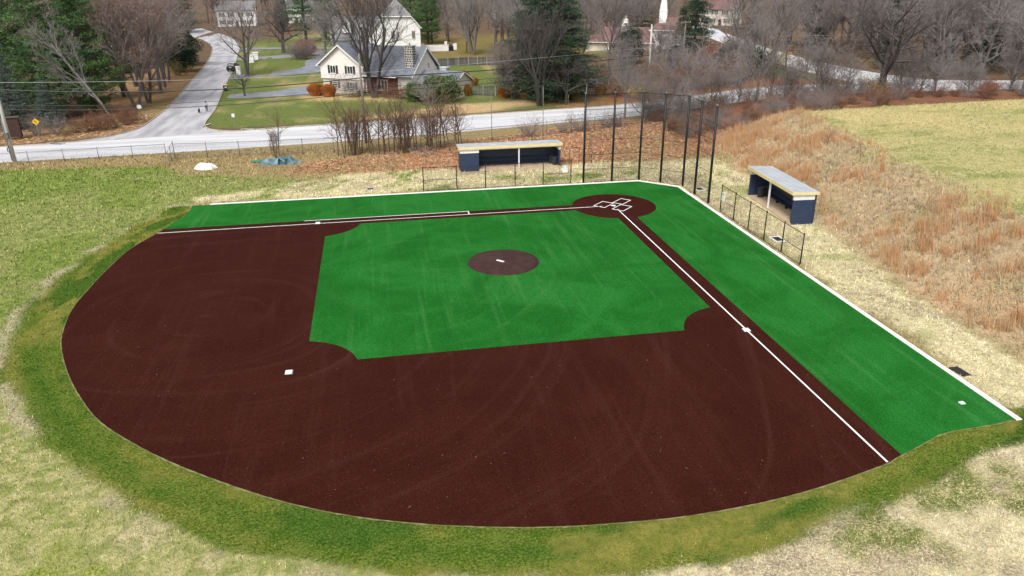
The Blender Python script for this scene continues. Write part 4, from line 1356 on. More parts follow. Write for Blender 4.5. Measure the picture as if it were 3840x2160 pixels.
# ------------------------------------------------------------------ houses
def siding(name, a, b, pitch=.2):
    """lapped boards: the relief of each board edge"""
    if name in MATS:
        return MATS[name]
    m, nt, bs_, out = new_mat(name)
    tc = N(nt, 'ShaderNodeTexCoord').outputs['Object']
    sep = N(nt, 'ShaderNodeSeparateXYZ', ins={0: tc})
    t = N(nt, 'ShaderNodeMath', operation='DIVIDE', ins={0: sep.outputs[2], 1: pitch}).outputs[0]
    fr_ = N(nt, 'ShaderNodeMath', operation='FRACT', ins={0: t}).outputs[0]
    n = noise(nt, tc, 1.2, 4.0)
    col = mixc(nt, ramp(nt, n, .3, .7), a, b)
    edge = N(nt, 'ShaderNodeMath', operation='LESS_THAN', ins={0: fr_, 1: .08}).outputs[0]
    col = mixc(nt, N(nt, 'ShaderNodeMath', operation='MULTIPLY', ins={0: edge, 1: .35}).outputs[0], col, tuple(x * .55 for x in a))
    nt.links.new(col, bs_.inputs['Base Color'])
    bs_.inputs['Roughness'].default_value = .7
    bump(nt, bs_, fr_, -.6, .02)
    MATS[name] = m
    return m


def shingles(name, a, b, c, row=.32, col_w=.45):
    if name in MATS:
        return MATS[name]
    m, nt, bs_, out = new_mat(name)
    tc = N(nt, 'ShaderNodeTexCoord').outputs['Object']
    sep = N(nt, 'ShaderNodeSeparateXYZ', ins={0: tc})
    xy = N(nt, 'ShaderNodeMath', operation='ADD', ins={0: sep.outputs[0], 1: sep.outputs[1]}).outputs[0]
    zz = N(nt, 'ShaderNodeMath', operation='MULTIPLY', ins={0: sep.outputs[2], 1: 1.4}).outputs[0]
    v = N(nt, 'ShaderNodeCombineXYZ', ins={0: xy, 1: zz, 2: 0.0}).outputs[0]
    br = N(nt, 'ShaderNodeTexBrick', ins={'Vector': v, 'Scale': 1.0, 'Mortar Size': .02, 'Brick Width': col_w, 'Row Height': row, 'Bias': 0.0, 'Color1': c4(a), 'Color2': c4(b), 'Mortar': c4(tuple(x * .55 for x in a))})
    n = noise(nt, tc, .7, 5.0)
    col = mixc(nt, N(nt, 'ShaderNodeMath', operation='MULTIPLY', ins={0: ramp(nt, n, .4, .7), 1: .6}).outputs[0], br.outputs['Color'], c)
    nt.links.new(col, bs_.inputs['Base Color'])
    bs_.inputs['Roughness'].default_value = .85
    bump(nt, bs_, br.outputs['Fac'], -.5, .02)
    MATS[name] = m
    return m


M_cream = siding('cream_siding', (.82, .775, .715), (.77, .725, .665))
M_cream_low = mat('cream_render', (.66, .59, .52), (.58, .52, .45), 1.0, .85)
M_trim = mat('white_trim', (.80, .80, .80), (.72, .72, .72), 2, .5)
M_shut = mat('dark_shutter', (.025, .025, .03), (.035, .035, .04), 4, .6)
M_shin = shingles('slate_shingles', (.13, .14, .17), (.215, .225, .26), (.17, .18, .21))
M_shin2 = shingles('grey_shingles', (.175, .17, .18), (.235, .23, .24), (.20, .195, .20))
M_redr = shingles('red_brown_shingles', (.17, .088, .082), (.22, .12, .11), (.19, .105, .10))
M_whstucco = mat('white_stucco', (.80, .79, .78), (.70, .69, .67), .5, .85, bmp=.2, bscale=6)
M_tanst = mat('tan_stucco', (.62, .55, .47), (.54, .48, .41), .6, .85)
M_redbrick = mat('dark_red_brick', (.16, .055, .045), (.11, .04, .035), 3, .85, bmp=.3)


def gable_wall(mb, axis, pos, a0, a1, zE, zR, th=.2, apex=None):
    """triangle of wall between a0 and a1 at the given position"""
    ap = (a0 + a1) / 2 if apex is None else apex
    tri = [(a0, zE), (a1, zE), (ap, zR)]
    if axis == 'x':        # wall lies in the x direction (its plane is y = pos)
        vs = [(a, pos, z) for a, z in tri] + [(a, pos + th, z) for a, z in tri]
    else:
        vs = [(pos, a, z) for a, z in tri] + [(pos - th, a, z) for a, z in tri]
    mb.add(vs, [(0, 1, 2), (5, 4, 3), (0, 3, 4, 1), (1, 4, 5, 2), (2, 5, 3, 0)])
    return mb


def slab(mb, p, th=.14):
    """a roof plane given by four corners, thickened downwards"""
    vs = [Vector(q) for q in p]
    n = (vs[1] - vs[0]).cross(vs[2] - vs[0]).normalized()
    if n.z < 0:
        n = -n
    lo = [v - n * th for v in vs]
    k = len(vs)
    mb.add(vs + lo, [tuple(range(k)), tuple(range(2 * k - 1, k - 1, -1))] + [(i, k + i, k + (i + 1) % k, (i + 1) % k) for i in range(k)])
    return mb


def win(t, c, w, h, face, cols=2, rows=1, shutters=False, fr=.09, arch=False):
    """window on a wall; face = 'F' (front, y=c[1]), 'R' (right end, x=c[0]), 'L'"""
    def P(u, d, v):
        return (c[0] + u, c[1] - d, c[2] + v) if face == 'F' else ((c[0] + d, c[1] + u, c[2] + v) if face == 'R' else (c[0] - d, c[1] - u, c[2] + v))

    def bx(u0, u1, v0, v1, d0, d1):
        vs = [P(u, d, v) for d in (d0, d1) for u, v in ((u0, v0), (u1, v0), (u1, v1), (u0, v1))]
        return vs, [(3, 2, 1, 0), (4, 5, 6, 7), (0, 1, 5, 4), (1, 2, 6, 5), (2, 3, 7, 6), (3, 0, 4, 7)]
    f = MB()
    for u0, u1, v0, v1 in ((-w / 2, w / 2, -h / 2, -h / 2 + fr), (-w / 2, w / 2, h / 2 - fr, h / 2), (-w / 2, -w / 2 + fr, -h / 2 + fr, h / 2 - fr), (w / 2 - fr, w / 2, -h / 2 + fr, h / 2 - fr)):
        f.add(*bx(u0, u1, v0, v1, .0, .06))
    for i in range(1, cols):
        u = -w / 2 + w * i / cols
        f.add(*bx(u - fr * .45, u + fr * .45, -h / 2 + fr, h / 2 - fr, .0, .055))
    for i in range(1, rows):
        v = -h / 2 + h * i / rows
        f.add(*bx(-w / 2 + fr, w / 2 - fr, v - .025, v + .025, .0, .05))
    wn = f.build('window', M_trim, t)
    for i in range(cols):
        u0 = -w / 2 + w * i / cols
        MB().add(*bx(u0 + fr * .5, u0 + w / cols - fr * .5, -h / 2 + fr * .6, h / 2 - fr * .6, .004, .02)).build('pane', glass(), wn)
    MB().add(*bx(-w / 2 - .08, w / 2 + .08, -h / 2 - .1, -h / 2, .0, .12)).build('sill', M_trim, wn)
    if shutters:
        for s in (-1, 1):
            MB().add(*bx(s * (w / 2 + .27) - .23, s * (w / 2 + .27) + .23, -h / 2, h / 2, .0, .05)).build('shutter', M_shut, wn)
    return wn


# ---- the cream split-level house
H = thing('cream_house', 'cream split level house with slate roof and stone chimney', 'house', (31.2, -82.0, 0), R(145.2))
mb = MB().box((4.8, 4.6, 3.9), (9.4, 9.0, 2.7))
gable_wall(mb, 'x', .1, .1, 9.5, 5.25, 8.45)
mb.build('upper_wall', M_cream, H)
MB().box((4.8, 4.75, 1.2), (9.1, 8.7, 2.7)).build('lower_wall', M_cream_low, H)
mb = MB()
slab(mb, [(-.45, -.45, 4.93), (4.8, -.45, 8.72), (4.8, 9, 8.72), (-.45, 9, 4.93)])
slab(mb, [(4.8, -.45, 8.72), (10.05, -.45, 4.93), (10.05, 9, 4.93), (4.8, 9, 8.72)])
mb.build('gable_roof', M_shin, H)
mb = MB()
for s in (-1, 1):
    slab(mb, [(4.8, -.50, 8.66), (4.8, -.42, 8.66), (4.8 + s * 5.32, -.42, 4.82), (4.8 + s * 5.32, -.50, 4.82)], .22)
mb.build('rake_board', M_trim, H)
MB().box((-.42, 4.3, 4.84), (.12, 9.4, .12)).build('gutter', M_trim, H)
for x in (2.95, 6.75):
    win(H, (x, .1, 4.2), 1.25, 1.45, 'F', 2, shutters=True)
win(H, (2.9, .40, 1.45), 1.25, 1.2, 'F', 1, 3, shutters=True)
win(H, (6.75, .40, 1.45), 1.25, 1.2, 'F', 2, 1, shutters=True)
MB().box((8.7, -.1, .85), (2.0, .9, .2)).build('window_well', M_trim, H)
# main range
mb = MB().box((14.6, 5.3, 1.75), (10.2, 9.0, 3.5))
gable_wall(mb, 'y', 19.7, .8, 9.8, 3.5, 8.1)
mb.build('range_wall', M_cream, H)
MB().box((13.1, .70, 1.7), (6.6, .25, 3.0)).build('brick_front', M_redbrick, H)
win(H, (13.3, .575, 1.85), 2.1, 1.9, 'F', 3, fr=.14)
mb = MB()
slab(mb, [(9.3, -.35, 3.55), (20.1, -.35, 3.55), (20.1, 5.3, 8.25), (5.2, 5.3, 8.25)])
slab(mb, [(5.2, 5.3, 8.25), (20.1, 5.3, 8.25), (20.1, 10.4, 3.9), (5.2, 10.4, 3.9)])
mb.build('range_roof', M_shin, H)
MB().box((13.2, -.42, 3.42), (7.2, .14, .16)).build('gutter', M_trim, H)
mb = MB()
slab(mb, [(20.05, 5.3, 8.2), (20.17, 5.3, 8.2), (20.17, 10.45, 3.85), (20.05, 10.45, 3.85)], .2)
slab(mb, [(20.05, 5.3, 8.2), (20.17, 5.3, 8.2), (20.17, -.4, 3.5), (20.05, -.4, 3.5)], .2)
mb.build('rake_board', M_trim, H)
win(H, (19.7, 6.1, 4.9), .8, 1.1, 'R', 2, 2)
win(H, (19.7, 7.7, 2.3), 1.0, 1.2, 'R', 2, 2)
MB().box((20.0, 6.1, 3.4), (.5, .8, .6)).build('window_unit', mat('unit_grey', (.5, .5, .5)), H)
# stone chimney: every stone its own piece
ch = MB().box((18.6, 1.9, 5.7), (1.55, 1.15, 5.8)).build('chimney', mat('chimney_mortar', (.62, .60, .56), (.54, .52, .48), 3, .9), H)
STN = [mat('stone_%s' % n, c, tuple(k * .7 for k in c), 3, .9) for n, c in (('dark', (.075, .07, .068)), ('grey', (.14, .13, .125)), ('brown', (.16, .125, .095)), ('pale', (.24, .225, .2)))]
sr = random.Random(3)
stone_me = []
for k in range(6):
    n = 7
    ang = sorted(sr.uniform(0, 6.28) for _ in range(n))
    pts = [(.5 * math.cos(a) * sr.uniform(.8, 1.05), .5 * math.sin(a) * sr.uniform(.8, 1.05)) for a in [i * 6.283 / n + sr.uniform(-.25, .25) for i in range(n)]]
    b_ = MB()
    b_.add([(x, 0, z) for x, z in pts] + [(x * .85, -1, z * .85) for x, z in pts], [tuple(range(n - 1, -1, -1)), tuple(range(n, 2 * n))] + [(i, (i + 1) % n, n + (i + 1) % n, n + i) for i in range(n)])
    stone_me.append([b_.mesh('stone', m) for m in STN])
zc = 2.95
while zc < 8.4:
    hh = sr.uniform(.30, .48)
    for side in ('F', 'R'):
        u = 0.0
        wid = 1.55 if side == 'F' else 1.15
        while u < wid - .12:
            ww = min(sr.uniform(.28, .62), wid - u)
            me_ = sr.choice(stone_me)[sr.choice((0, 0, 0, 1, 1, 2, 3))]
            o = link('stone', me_, ch)
            if side == 'F':
                o.location = (18.6 - .775 + u + ww / 2, 1.9 - .575 + .01, zc + hh / 2)
            else:
                o.location = (18.6 + .775 - .01, 1.9 - .575 + u + ww / 2, zc + hh / 2)
                o.rotation_euler = (0, 0, R(90))
            o.scale = (ww * .93, .07, hh * .93)
            u += ww
    zc += hh
MB().box((18.6, 1.9, 8.66), (1.75, 1.35, .14)).build('chimney_cap', M_concrete, ch)
MB().lathe([(.12, 8.7), (.12, 8.95), (.2, 9.0), (.05, 9.1)], 8, (18.6, 1.9, 0)).build('flue', M_darkgalv, ch)
# low wing to the right
mb = MB().box((23.6, 4.6, 1.25), (7.8, 6.6, 2.5))
gable_wall(mb, 'y', 27.5, 1.3, 7.9, 2.5, 4.15)
mb.build('wing_wall', M_cream, H)
mb = MB()
slab(mb, [(19.8, .8, 2.5), (27.9, .8, 2.5), (27.9, 4.6, 4.4), (19.8, 4.6, 4.4)])
slab(mb, [(19.8, 4.6, 4.4), (27.9, 4.6, 4.4), (27.9, 8.4, 2.5), (19.8, 8.4, 2.5)])
mb.build('wing_roof', M_shin, H)
mb = MB()
for yy in (.75, 8.45):
    slab(mb, [(27.85, 4.6, 4.38), (27.97, 4.6, 4.38), (27.97, yy, 2.45), (27.85, yy, 2.45)], .18)
mb.build('rake_board', M_trim, H)
MB().box((27.52, 3.2, 1.35), (.08, .9, 1.0)).build('red_shutter', mat('red_shutter', (.45, .03, .03)), H)
MB().box((23.8, .74, 2.42), (7.9, .12, .14)).build('gutter', M_trim, H)
win(H, (23.5, 1.3, 1.4), 1.6, 1.1, 'F', 2)
MB().box((21.3, 9.2, 3.6), (1.3, 1.2, 1.2)).box((21.3, 9.2, 4.3), (1.5, 1.4, .2)).build('roof_hatch', mat('hatch_pale', (.6, .66, .66)), H)

# ---- the tall white house behind it
Wh = thing('white_house', 'tall white gabled house with clipped grey roof behind the cream house', 'house', (23.2, -146.0, 0), R(180))
# local x to the right (world -x), local y away from the camera
mb = MB()
prof = [(0, 0), (14.9, 0), (14.9, 7.2), (12.6, 9.75), (5.2, 9.75), (0, 4.2)]
k = len(prof)
mb.add([(x, 0, z) for x, z in prof] + [(x, 13, z) for x, z in prof], [tuple(range(k)), tuple(range(2 * k - 1, k - 1, -1))] + [(i, k + i, k + (i + 1) % k, (i + 1) % k) for i in range(k)])
mb.build('wall', M_whstucco, Wh)
mb = MB()
slab(mb, [(15.3, -.5, 6.85), (15.3, 13.5, 6.85), (9.0, 13.5, 13.7), (9.0, 3.6, 13.7), (12.65, -.5, 9.9)], .2)
slab(mb, [(9.0, 3.6, 13.7), (9.0, 13.5, 13.7), (-.6, 13.5, 3.7), (-.6, -.5, 3.7), (5.15, -.5, 9.9)], .2)
slab(mb, [(5.15, -.5, 9.9), (12.65, -.5, 9.9), (9.0, 3.6, 13.7)], .2)
mb.build('roof', M_shin2, Wh)
mb = MB()
for a, b in (((9.0, 3.6, 13.78), (12.65, -.5, 9.98)), ((9.0, 3.6, 13.78), (5.15, -.5, 9.98)), ((9.0, 3.6, 13.78), (9.0, 13.5, 13.78))):
    mb.tube([a, b], .14, 5)
mb.build('ridge_cap', mat('ridge_pale', (.36, .355, .36)), Wh)
mb = MB()
for a, b in (((15.25, -.52, 6.75), (12.65, -.52, 9.78)), ((12.65, -.52, 9.75), (5.15, -.52, 9.75)), ((5.15, -.52, 9.78), (-.55, -.52, 3.62))):
    mb.tube([a, b], .13, 4)
mb.build('rake_board', M_trim, Wh)
for x in (7.6, 13.1):
    w_ = MB().box((x, -.02, 5.3), (.85, .1, 2.3)).build('arched_window', mat('dusty_pane', (.13, .135, .13), (.2, .2, .19), 2, .3), Wh)
    MB().tube([(x, .02, 6.45), (x, -.12, 6.45)], .43, 16).build('arch_head', M_trim, w_)
    MB().box((x, -.08, 4.1), (1.0, .14, .1)).build('sill', M_trim, w_)
win(Wh, (2.6, 0, 2.4), 1.2, 1.8, 'F', 2)
t_ = MB().tube([(15.35, .3, 7.2), (15.55, -.1, 7.9)], .04, 5).build('dish_arm', M_galv, Wh)
MB().lathe([(.05, 0), (.35, .06), (.5, .16), (.52, .18)], 14).build('dish', mat('dish_grey', (.25, .25, .25)), t_).location = (15.55, -.1, 8.0)
# set-back range with a dormer
mb = MB().box((-4.0, 10.2, 2.0), (9.0, 7.0, 4.0))
gable_wall(mb, 'y', -8.3, 6.7, 13.7, 4.0, 9.0, -.2)
mb.build('range_wall', M_whstucco, Wh)
mb = MB()
slab(mb, [(-9, 5.8, 3.6), (.5, 5.8, 3.6), (6.0, 10.2, 9.6), (-9, 10.2, 9.6)], .2)
slab(mb, [(-9, 10.2, 9.6), (6.0, 10.2, 9.6), (.5, 14.6, 3.6), (-9, 14.6, 3.6)], .2)
mb.build('range_roof', M_shin2, Wh)
mb = MB().box((-4.5, 8.0, 7.0), (2.2, 2.8, 3.0))
gable_wall(mb, 'x', 6.4, -5.6, -3.4, 8.6, 9.4)
dm = mb.build('dormer', M_whstucco, Wh)
win(dm, (-4.5, 6.4, 7.7), 1.0, 1.3, 'F', 1, 2)
mb = MB()
slab(mb, [(-5.9, 6.1, 8.45), (-4.5, 6.1, 9.6), (-4.5, 10, 9.6), (-5.9, 10, 8.45)], .1)
slab(mb, [(-4.5, 6.1, 9.6), (-3.1, 6.1, 8.45), (-3.1, 10, 8.45), (-4.5, 10, 9.6)], .1)
mb.build('dormer_roof', M_shin2, dm)
MB().box((4.6, .0 - 1.2, 1.6), (1.2, 1.2, 3.2)).build('bulkhead', M_tanst, Wh)

# ---- red roofed house on the right
Rd = thing('red_roofed_house', 'tan house with reddish roof and two white chimneys behind the thicket', 'house', (-33.5, -132.0, 0), R(152))
mb = MB().box((8.5, 4.5, 1.9), (17, 8.5, 3.8))
mb.build('wall', M_tanst, Rd)
mb = MB()
slab(mb, [(-.6, -.5, 3.6), (17.6, -.5, 3.6), (15.5, 4.5, 7.0), (3.5, 4.5, 7.0)], .18)
slab(mb, [(3.5, 4.5, 7.0), (15.5, 4.5, 7.0), (17.6, 9.4, 3.6), (-.6, 9.4, 3.6)], .18)
slab(mb, [(-.6, 9.4, 3.6), (-.6, -.5, 3.6), (3.5, 4.5, 7.0)], .18)
slab(mb, [(17.6, -.5, 3.6), (17.6, 9.4, 3.6), (15.5, 4.5, 7.0)], .18)
mb.build('roof', M_redr, Rd)
MB().box((8.5, -.55, 3.5), (18.3, .14, .16)).build('gutter', M_trim, Rd)
wv = win(Rd, (8.0, .25, 1.9), 4.2, 2.7, 'F', 4, fr=.22)
for i in range(5):
    MB().box((6.4 + i * .8, .17, 3.0), (.3, .1, .3)).build('transom', M_trim, wv)
win(Rd, (13.8, .25, 1.8), 1.4, 1.8, 'F', 2)


def stucco_chimney(parent, x, y, z0, z1, w):
    c = MB().add([(x - w, y - w * .8, z0), (x + w, y - w * .8, z0), (x + w, y + w * .8, z0), (x - w, y + w * .8, z0)] + [(x - w, y - w * .8, z0 + (z1 - z0) * .6), (x + w, y - w * .8, z0 + (z1 - z0) * .6), (x + w, y + w * .8, z0 + (z1 - z0) * .6), (x - w, y + w * .8, z0 + (z1 - z0) * .6)] +
                 [(x - w * .65, y - w * .6, z1), (x + w * .65, y - w * .6, z1), (x + w * .65, y + w * .6, z1), (x - w * .65, y + w * .6, z1)],
                 [(0, 1, 5, 4), (1, 2, 6, 5), (2, 3, 7, 6), (3, 0, 4, 7), (4, 5, 9, 8), (5, 6, 10, 9), (6, 7, 11, 10), (7, 4, 8, 11), (8, 9, 10, 11)]).build('chimney', M_whstucco, parent)
    MB().box((x, y, z0 + (z1 - z0) * .6), (w * 2.15, w * 1.8, .16)).build('chimney_band', M_whstucco, c)
    MB().lathe([(.28, 0), (.28, .5), (.42, .55), (.42, .65), (.1, .8)], 10, (x, y, z1)).build('chimney_pot', M_whstucco, c, True)


stucco_chimney(Rd, 9.6, 3.2, 5.0, 9.1, .85)
mb = MB().box((21.0, 7.0, 3.4), (9.0, 9.0, 6.8))
mb.build('tower_wall', M_whstucco, Rd)
mb = MB()
slab(mb, [(16.0, 2.0, 6.6), (26.0, 2.0, 6.6), (23.0, 7.0, 9.4), (19.0, 7.0, 9.4)], .18)
slab(mb, [(16.0, 12.0, 6.6), (16.0, 2.0, 6.6), (19.0, 7.0, 9.4)], .18)
slab(mb, [(26.0, 2.0, 6.6), (26.0, 12.0, 6.6), (23.0, 7.0, 9.4)], .18)
slab(mb, [(26.0, 12.0, 6.6), (16.0, 12.0, 6.6), (19.0, 7.0, 9.4), (23.0, 7.0, 9.4)], .18)
mb.build('tower_roof', M_redr, Rd)
MB().box((21.0, 2.0, 6.45), (10.2, .2, .25)).build('gutter', M_trim, Rd)
for x in (18.7, 22.3):
    win(Rd, (x, 2.5, 4.9), 1.3, 1.9, 'F', 2)
    win(Rd, (x, 2.5, 1.6), 1.5, 2.2, 'F', 3)
stucco_chimney(Rd, 18.9, 5.4, 7.0, 13.6, .95)


def plain_house(name, label, loc, rz, L, D, zE, zR, m_wall, m_roof, wins, chim=True):
    t = thing(name, label, 'house', loc, rz)
    mb = MB().box((L / 2, D / 2, zE / 2), (L, D, zE))
    gable_wall(mb, 'y', L, 0, D, zE, zR)
    gable_wall(mb, 'y', 0, 0, D, zE, zR, -.2)
    mb.build('wall', m_wall, t)
    mb = MB()
    slab(mb, [(-.4, -.5, zE - .25), (L + .4, -.5, zE - .25), (L + .4, D / 2, zR + .15), (-.4, D / 2, zR + .15)], .18)
    slab(mb, [(-.4, D / 2, zR + .15), (L + .4, D / 2, zR + .15), (L + .4, D + .5, zE - .25), (-.4, D + .5, zE - .25)], .18)
    r = mb.build('roof', m_roof, t)
    if chim:
        MB().box((L * .7, D * .5, zR + .5), (1.1, .8, 1.8)).build('chimney', M_redbrick, r)
    for x, z in wins:
        win(t, (x, 0, z), 1.1, 1.5, 'F', 2, 2, shutters=True)
    d = MB().box((L * .5, -.04, 1.05), (1.0, .1, 2.1)).build('door', mat('dark_door', (.06, .03, .03)), t)
    MB().lathe([(.05, 0), (.05, .06)], 8).build('handle', M_galv, d).location = (L * .5 + .35, -.12, 1.0)
    return t


W2 = [(1.8, 4.4), (5.2, 4.4), (8.8, 4.4), (12.2, 4.4), (1.8, 1.6), (4.6, 1.6), (9.6, 1.6), (12.2, 1.6)]
plain_house('white_house', 'white two storey house at the top of the side road with dark shutters', (80.0, -262, tz(76, -262)), R(184), 14.5, 8, 6.2, 9.2, M_whstucco, M_shin2, W2)
plain_house('white_house', 'white two storey house half hidden by the tall pine', (58, -272, tz(52, -272)), R(178), 14.5, 8, 6.2, 9.2, M_whstucco, M_shin2, W2)
plain_house('grey_house', 'low grey roofed house behind the blue spruce', (118.0, -100, 0), R(200), 16, 8, 3.0, 5.2, M_tanst, M_shin2, [(3, 1.6), (6, 1.6), (11, 1.6)], False)
plain_house('white_house', 'pale house glimpsed between the brown leaved trees and pines', (98, -178, 0), R(170), 15, 8, 5.4, 8.6, M_whstucco, M_shin2, W2)
plain_house('grey_house', 'grey gabled house glimpsed above the big evergreen', (-30, -250, tz(-34, -250)), R(190), 14.5, 8, 6.5, 11, M_whstucco, M_shin2, W2)
plain_house('tan_house', 'tan house glimpsed behind bare trees right of the drooping spruce', (-96, -205, tz(-96, -205)), R(150), 14.5, 8, 5.6, 8.4, M_tanst, M_redr, W2)

# ------------------------------------------------------------------ wooden fences
M_fence = [mat('grey_picket_%s' % n, c, tuple(k * .75 for k in c), 2.5, .9, stretch=(4, 4, .5)) for n, c in (('mid', (.135, .13, .128)), ('dark', (.10, .097, .096)), ('pale', (.17, .163, .158)))]
M_fpost = mat('pale_fence_post', (.34, .33, .315), (.27, .26, .25), 3, .9)


def wood_fence(label, pts, h, pitch, gap, bay):
    t = thing('wooden_fence', label, 'fence', (0, 0, 0))
    me_ = [MB().add([(-.5, -.012, 0), (.5, -.012, 0), (.5, .012, 0), (-.5, .012, 0), (-.5, -.012, 1), (.5, -.012, 1), (.5, .012, 1), (-.5, .012, 1)],
                    [(3, 2, 1, 0), (4, 5, 6, 7), (0, 1, 5, 4), (1, 2, 6, 5), (2, 3, 7, 6), (3, 0, 4, 7)]).mesh('picket', m) for m in M_fence]
    s_all = 0
    for (a, b) in zip(pts, pts[1:]):
        L = math.hypot(b[0] - a[0], b[1] - a[1])
        ang = math.atan2(b[1] - a[1], b[0] - a[0])
        nb = max(1, round(L / bay))
        for i in range(nb + 1):
            x, y = a[0] + (b[0] - a[0]) * i / nb, a[1] + (b[1] - a[1]) * i / nb
            MB().box((x, y, tz(x, y) + h / 2 + .03), (.13, .13, h + .16), ang).build('post', M_fpost, t)
        for zz in (.28, h - .25):
            MB().box(((a[0] + b[0]) / 2, (a[1] + b[1]) / 2, zz + tz(a[0], a[1])), (L, .05, .09), ang).build('rail', M_fence[1], t)
        n = int(L / pitch)
        for i in range(n):
            k = (i + .5) / n
            o = link('picket', rng.choice(me_), t)
            x, y = a[0] + (b[0] - a[0]) * k, a[1] + (b[1] - a[1]) * k
            o.location = (x - math.sin(ang) * .04, y + math.cos(ang) * .04, tz(x, y) + .04)
            o.rotation_euler = (0, 0, ang)
            o.scale = (pitch - gap, 1, h - .04 + rng.uniform(-.03, .03))
    return t


wood_fence('weathered grey board fence across the lawn behind the cream house', [(6.5, -116.5), (-1, -118.2), (-18, -113.5)], 1.9, .20, .015, 2.35)
wood_fence('dark grey picket fence with gaps behind the orange clipped bushes', [(4.4, -71.6), (-1.8, -68.6), (-7.2, -65.4)], 1.75, .19, .07, 2.4)
wood_fence('dark boarded fence in the thicket below the tan house', [(-17.5, -74), (-27, -75.5), (-37, -78)], 1.5, .25, .02, 2.5)

# ------------------------------------------------------------------ garden things
g = thing('garden_wall', 'low white masonry patio wall with piers behind the white house', 'wall', (7.4, -157.5, 0), R(182))
for c, d in (((4.6, 0, .7), (9.2, .35, 1.4)), ((.3, 0, .9), (.8, .8, 1.8)), ((6.9, -.1, 1.15), (.7, .8, 2.3)), ((9.6, 0, .85), (.8, .8, 1.7))):
    MB().box(c, d).build('pier' if d[0] < 1 else 'wall_run', M_whstucco, g)
MB().box((4.0, -3.2, .6), (5.6, .4, 1.2)).build('wall_run', M_whstucco, g)
MB().box((1.2, -3.2, .7), (.5, .5, 1.4)).build('pier', M_whstucco, g)
MB().box((6.8, -3.2, .7), (.5, .5, 1.4)).build('pier', M_whstucco, g)
gr = thing('covered_grill', 'black covered garden grill beside the white patio wall', 'grill', (-.6, -154.6, 0))
MB().add([(-.75, -.5, 0), (.75, -.5, 0), (.75, .5, 0), (-.75, .5, 0), (-.7, -.45, 1.25), (.7, -.45, 1.25), (.7, .45, 1.25), (-.7, .45, 1.25), (-.4, -.2, 1.75), (.4, -.2, 1.75), (.4, .2, 1.75), (-.4, .2, 1.75)],
         [(0, 1, 5, 4), (1, 2, 6, 5), (2, 3, 7, 6), (3, 0, 4, 7), (4, 5, 9, 8), (5, 6, 10, 9), (6, 7, 11, 10), (7, 4, 8, 11), (8, 9, 10, 11)]).build('cover', M_black, gr)
MB().box((1.0, .1, .7), (.25, 1.2, 1.3), R(20)).build('side_panel', M_whstucco, gr)
pool = tag(MB().prism([(-6, -87.2), (-13.8, -82.6), (-13.0, -79.5), (-4.2, -81.5)][::-1], .02, .10).build('pool_deck', M_concrete), kind='structure')
wm, wnt, wb, wo_ = new_mat('pool_cover')
wb.inputs['Base Color'].default_value = (.02, .07, .05, 1)
wb.inputs['Roughness'].default_value = .12
MB().prism([(-4.8, -84.2), (-12.2, -81.2), (-11.8, -79.9), (-4.6, -81.9)][::-1], .09, .13).build('pool_water', wm, pool)
u = thing('closed_umbrella', 'closed dark grey garden umbrella standing by the pool', 'umbrella', (-4.3, -88.6, .05))
MB().tube([(0, 0, 0), (0, 0, 3.3)], .035, 8).build('pole', M_darkgalv, u)
MB().lathe([(.05, 1.2), (.2, 1.3), (.17, 2.2), (.13, 2.9), (.03, 3.2)], 10).build('canopy', mat('umbrella_cloth', (.06, .065, .075)), u)
MB().lathe([(.4, 0), (.4, .1), (.1, .14)], 12).build('foot', M_black, u)
for i, (lab, x, y) in enumerate((('white garden chair nearest the closed umbrella', -6.4, -87.4), ('white garden chair farther along the pool edge', -9.2, -86.2))):
    c = thing('garden_chair', lab, 'chair', (x, y, .1), R(160 + 20 * i))
    MB().box((0, 0, .42), (.55, .5, .06)).build('seat', M_trim, c)
    MB().box((0, -.26, .75), (.55, .06, .65)).build('backrest', M_trim, c)
    for sx in (-1, 1):
        for sy in (-1, 1):
            MB().box((sx * .23, sy * .2, .2), (.05, .05, .4)).build('leg', M_trim, c)
lo = thing('garden_lounger', 'white low lounger by the pool next to dark clipped bush', 'lounger', (-5.3, -87.9, .1), R(165))
MB().box((0, 0, .32), (1.8, .65, .08)).build('bed', M_trim, lo)
MB().box((-.95, 0, .58), (.55, .65, .06), 0, Matrix.Rotation(R(45), 3, 'Y')).build('backrest', M_trim, lo)
for sx in (-.7, .7):
    for sy in (-.25, .25):
        MB().box((sx, sy, .14), (.06, .06, .28)).build('leg', M_trim, lo)
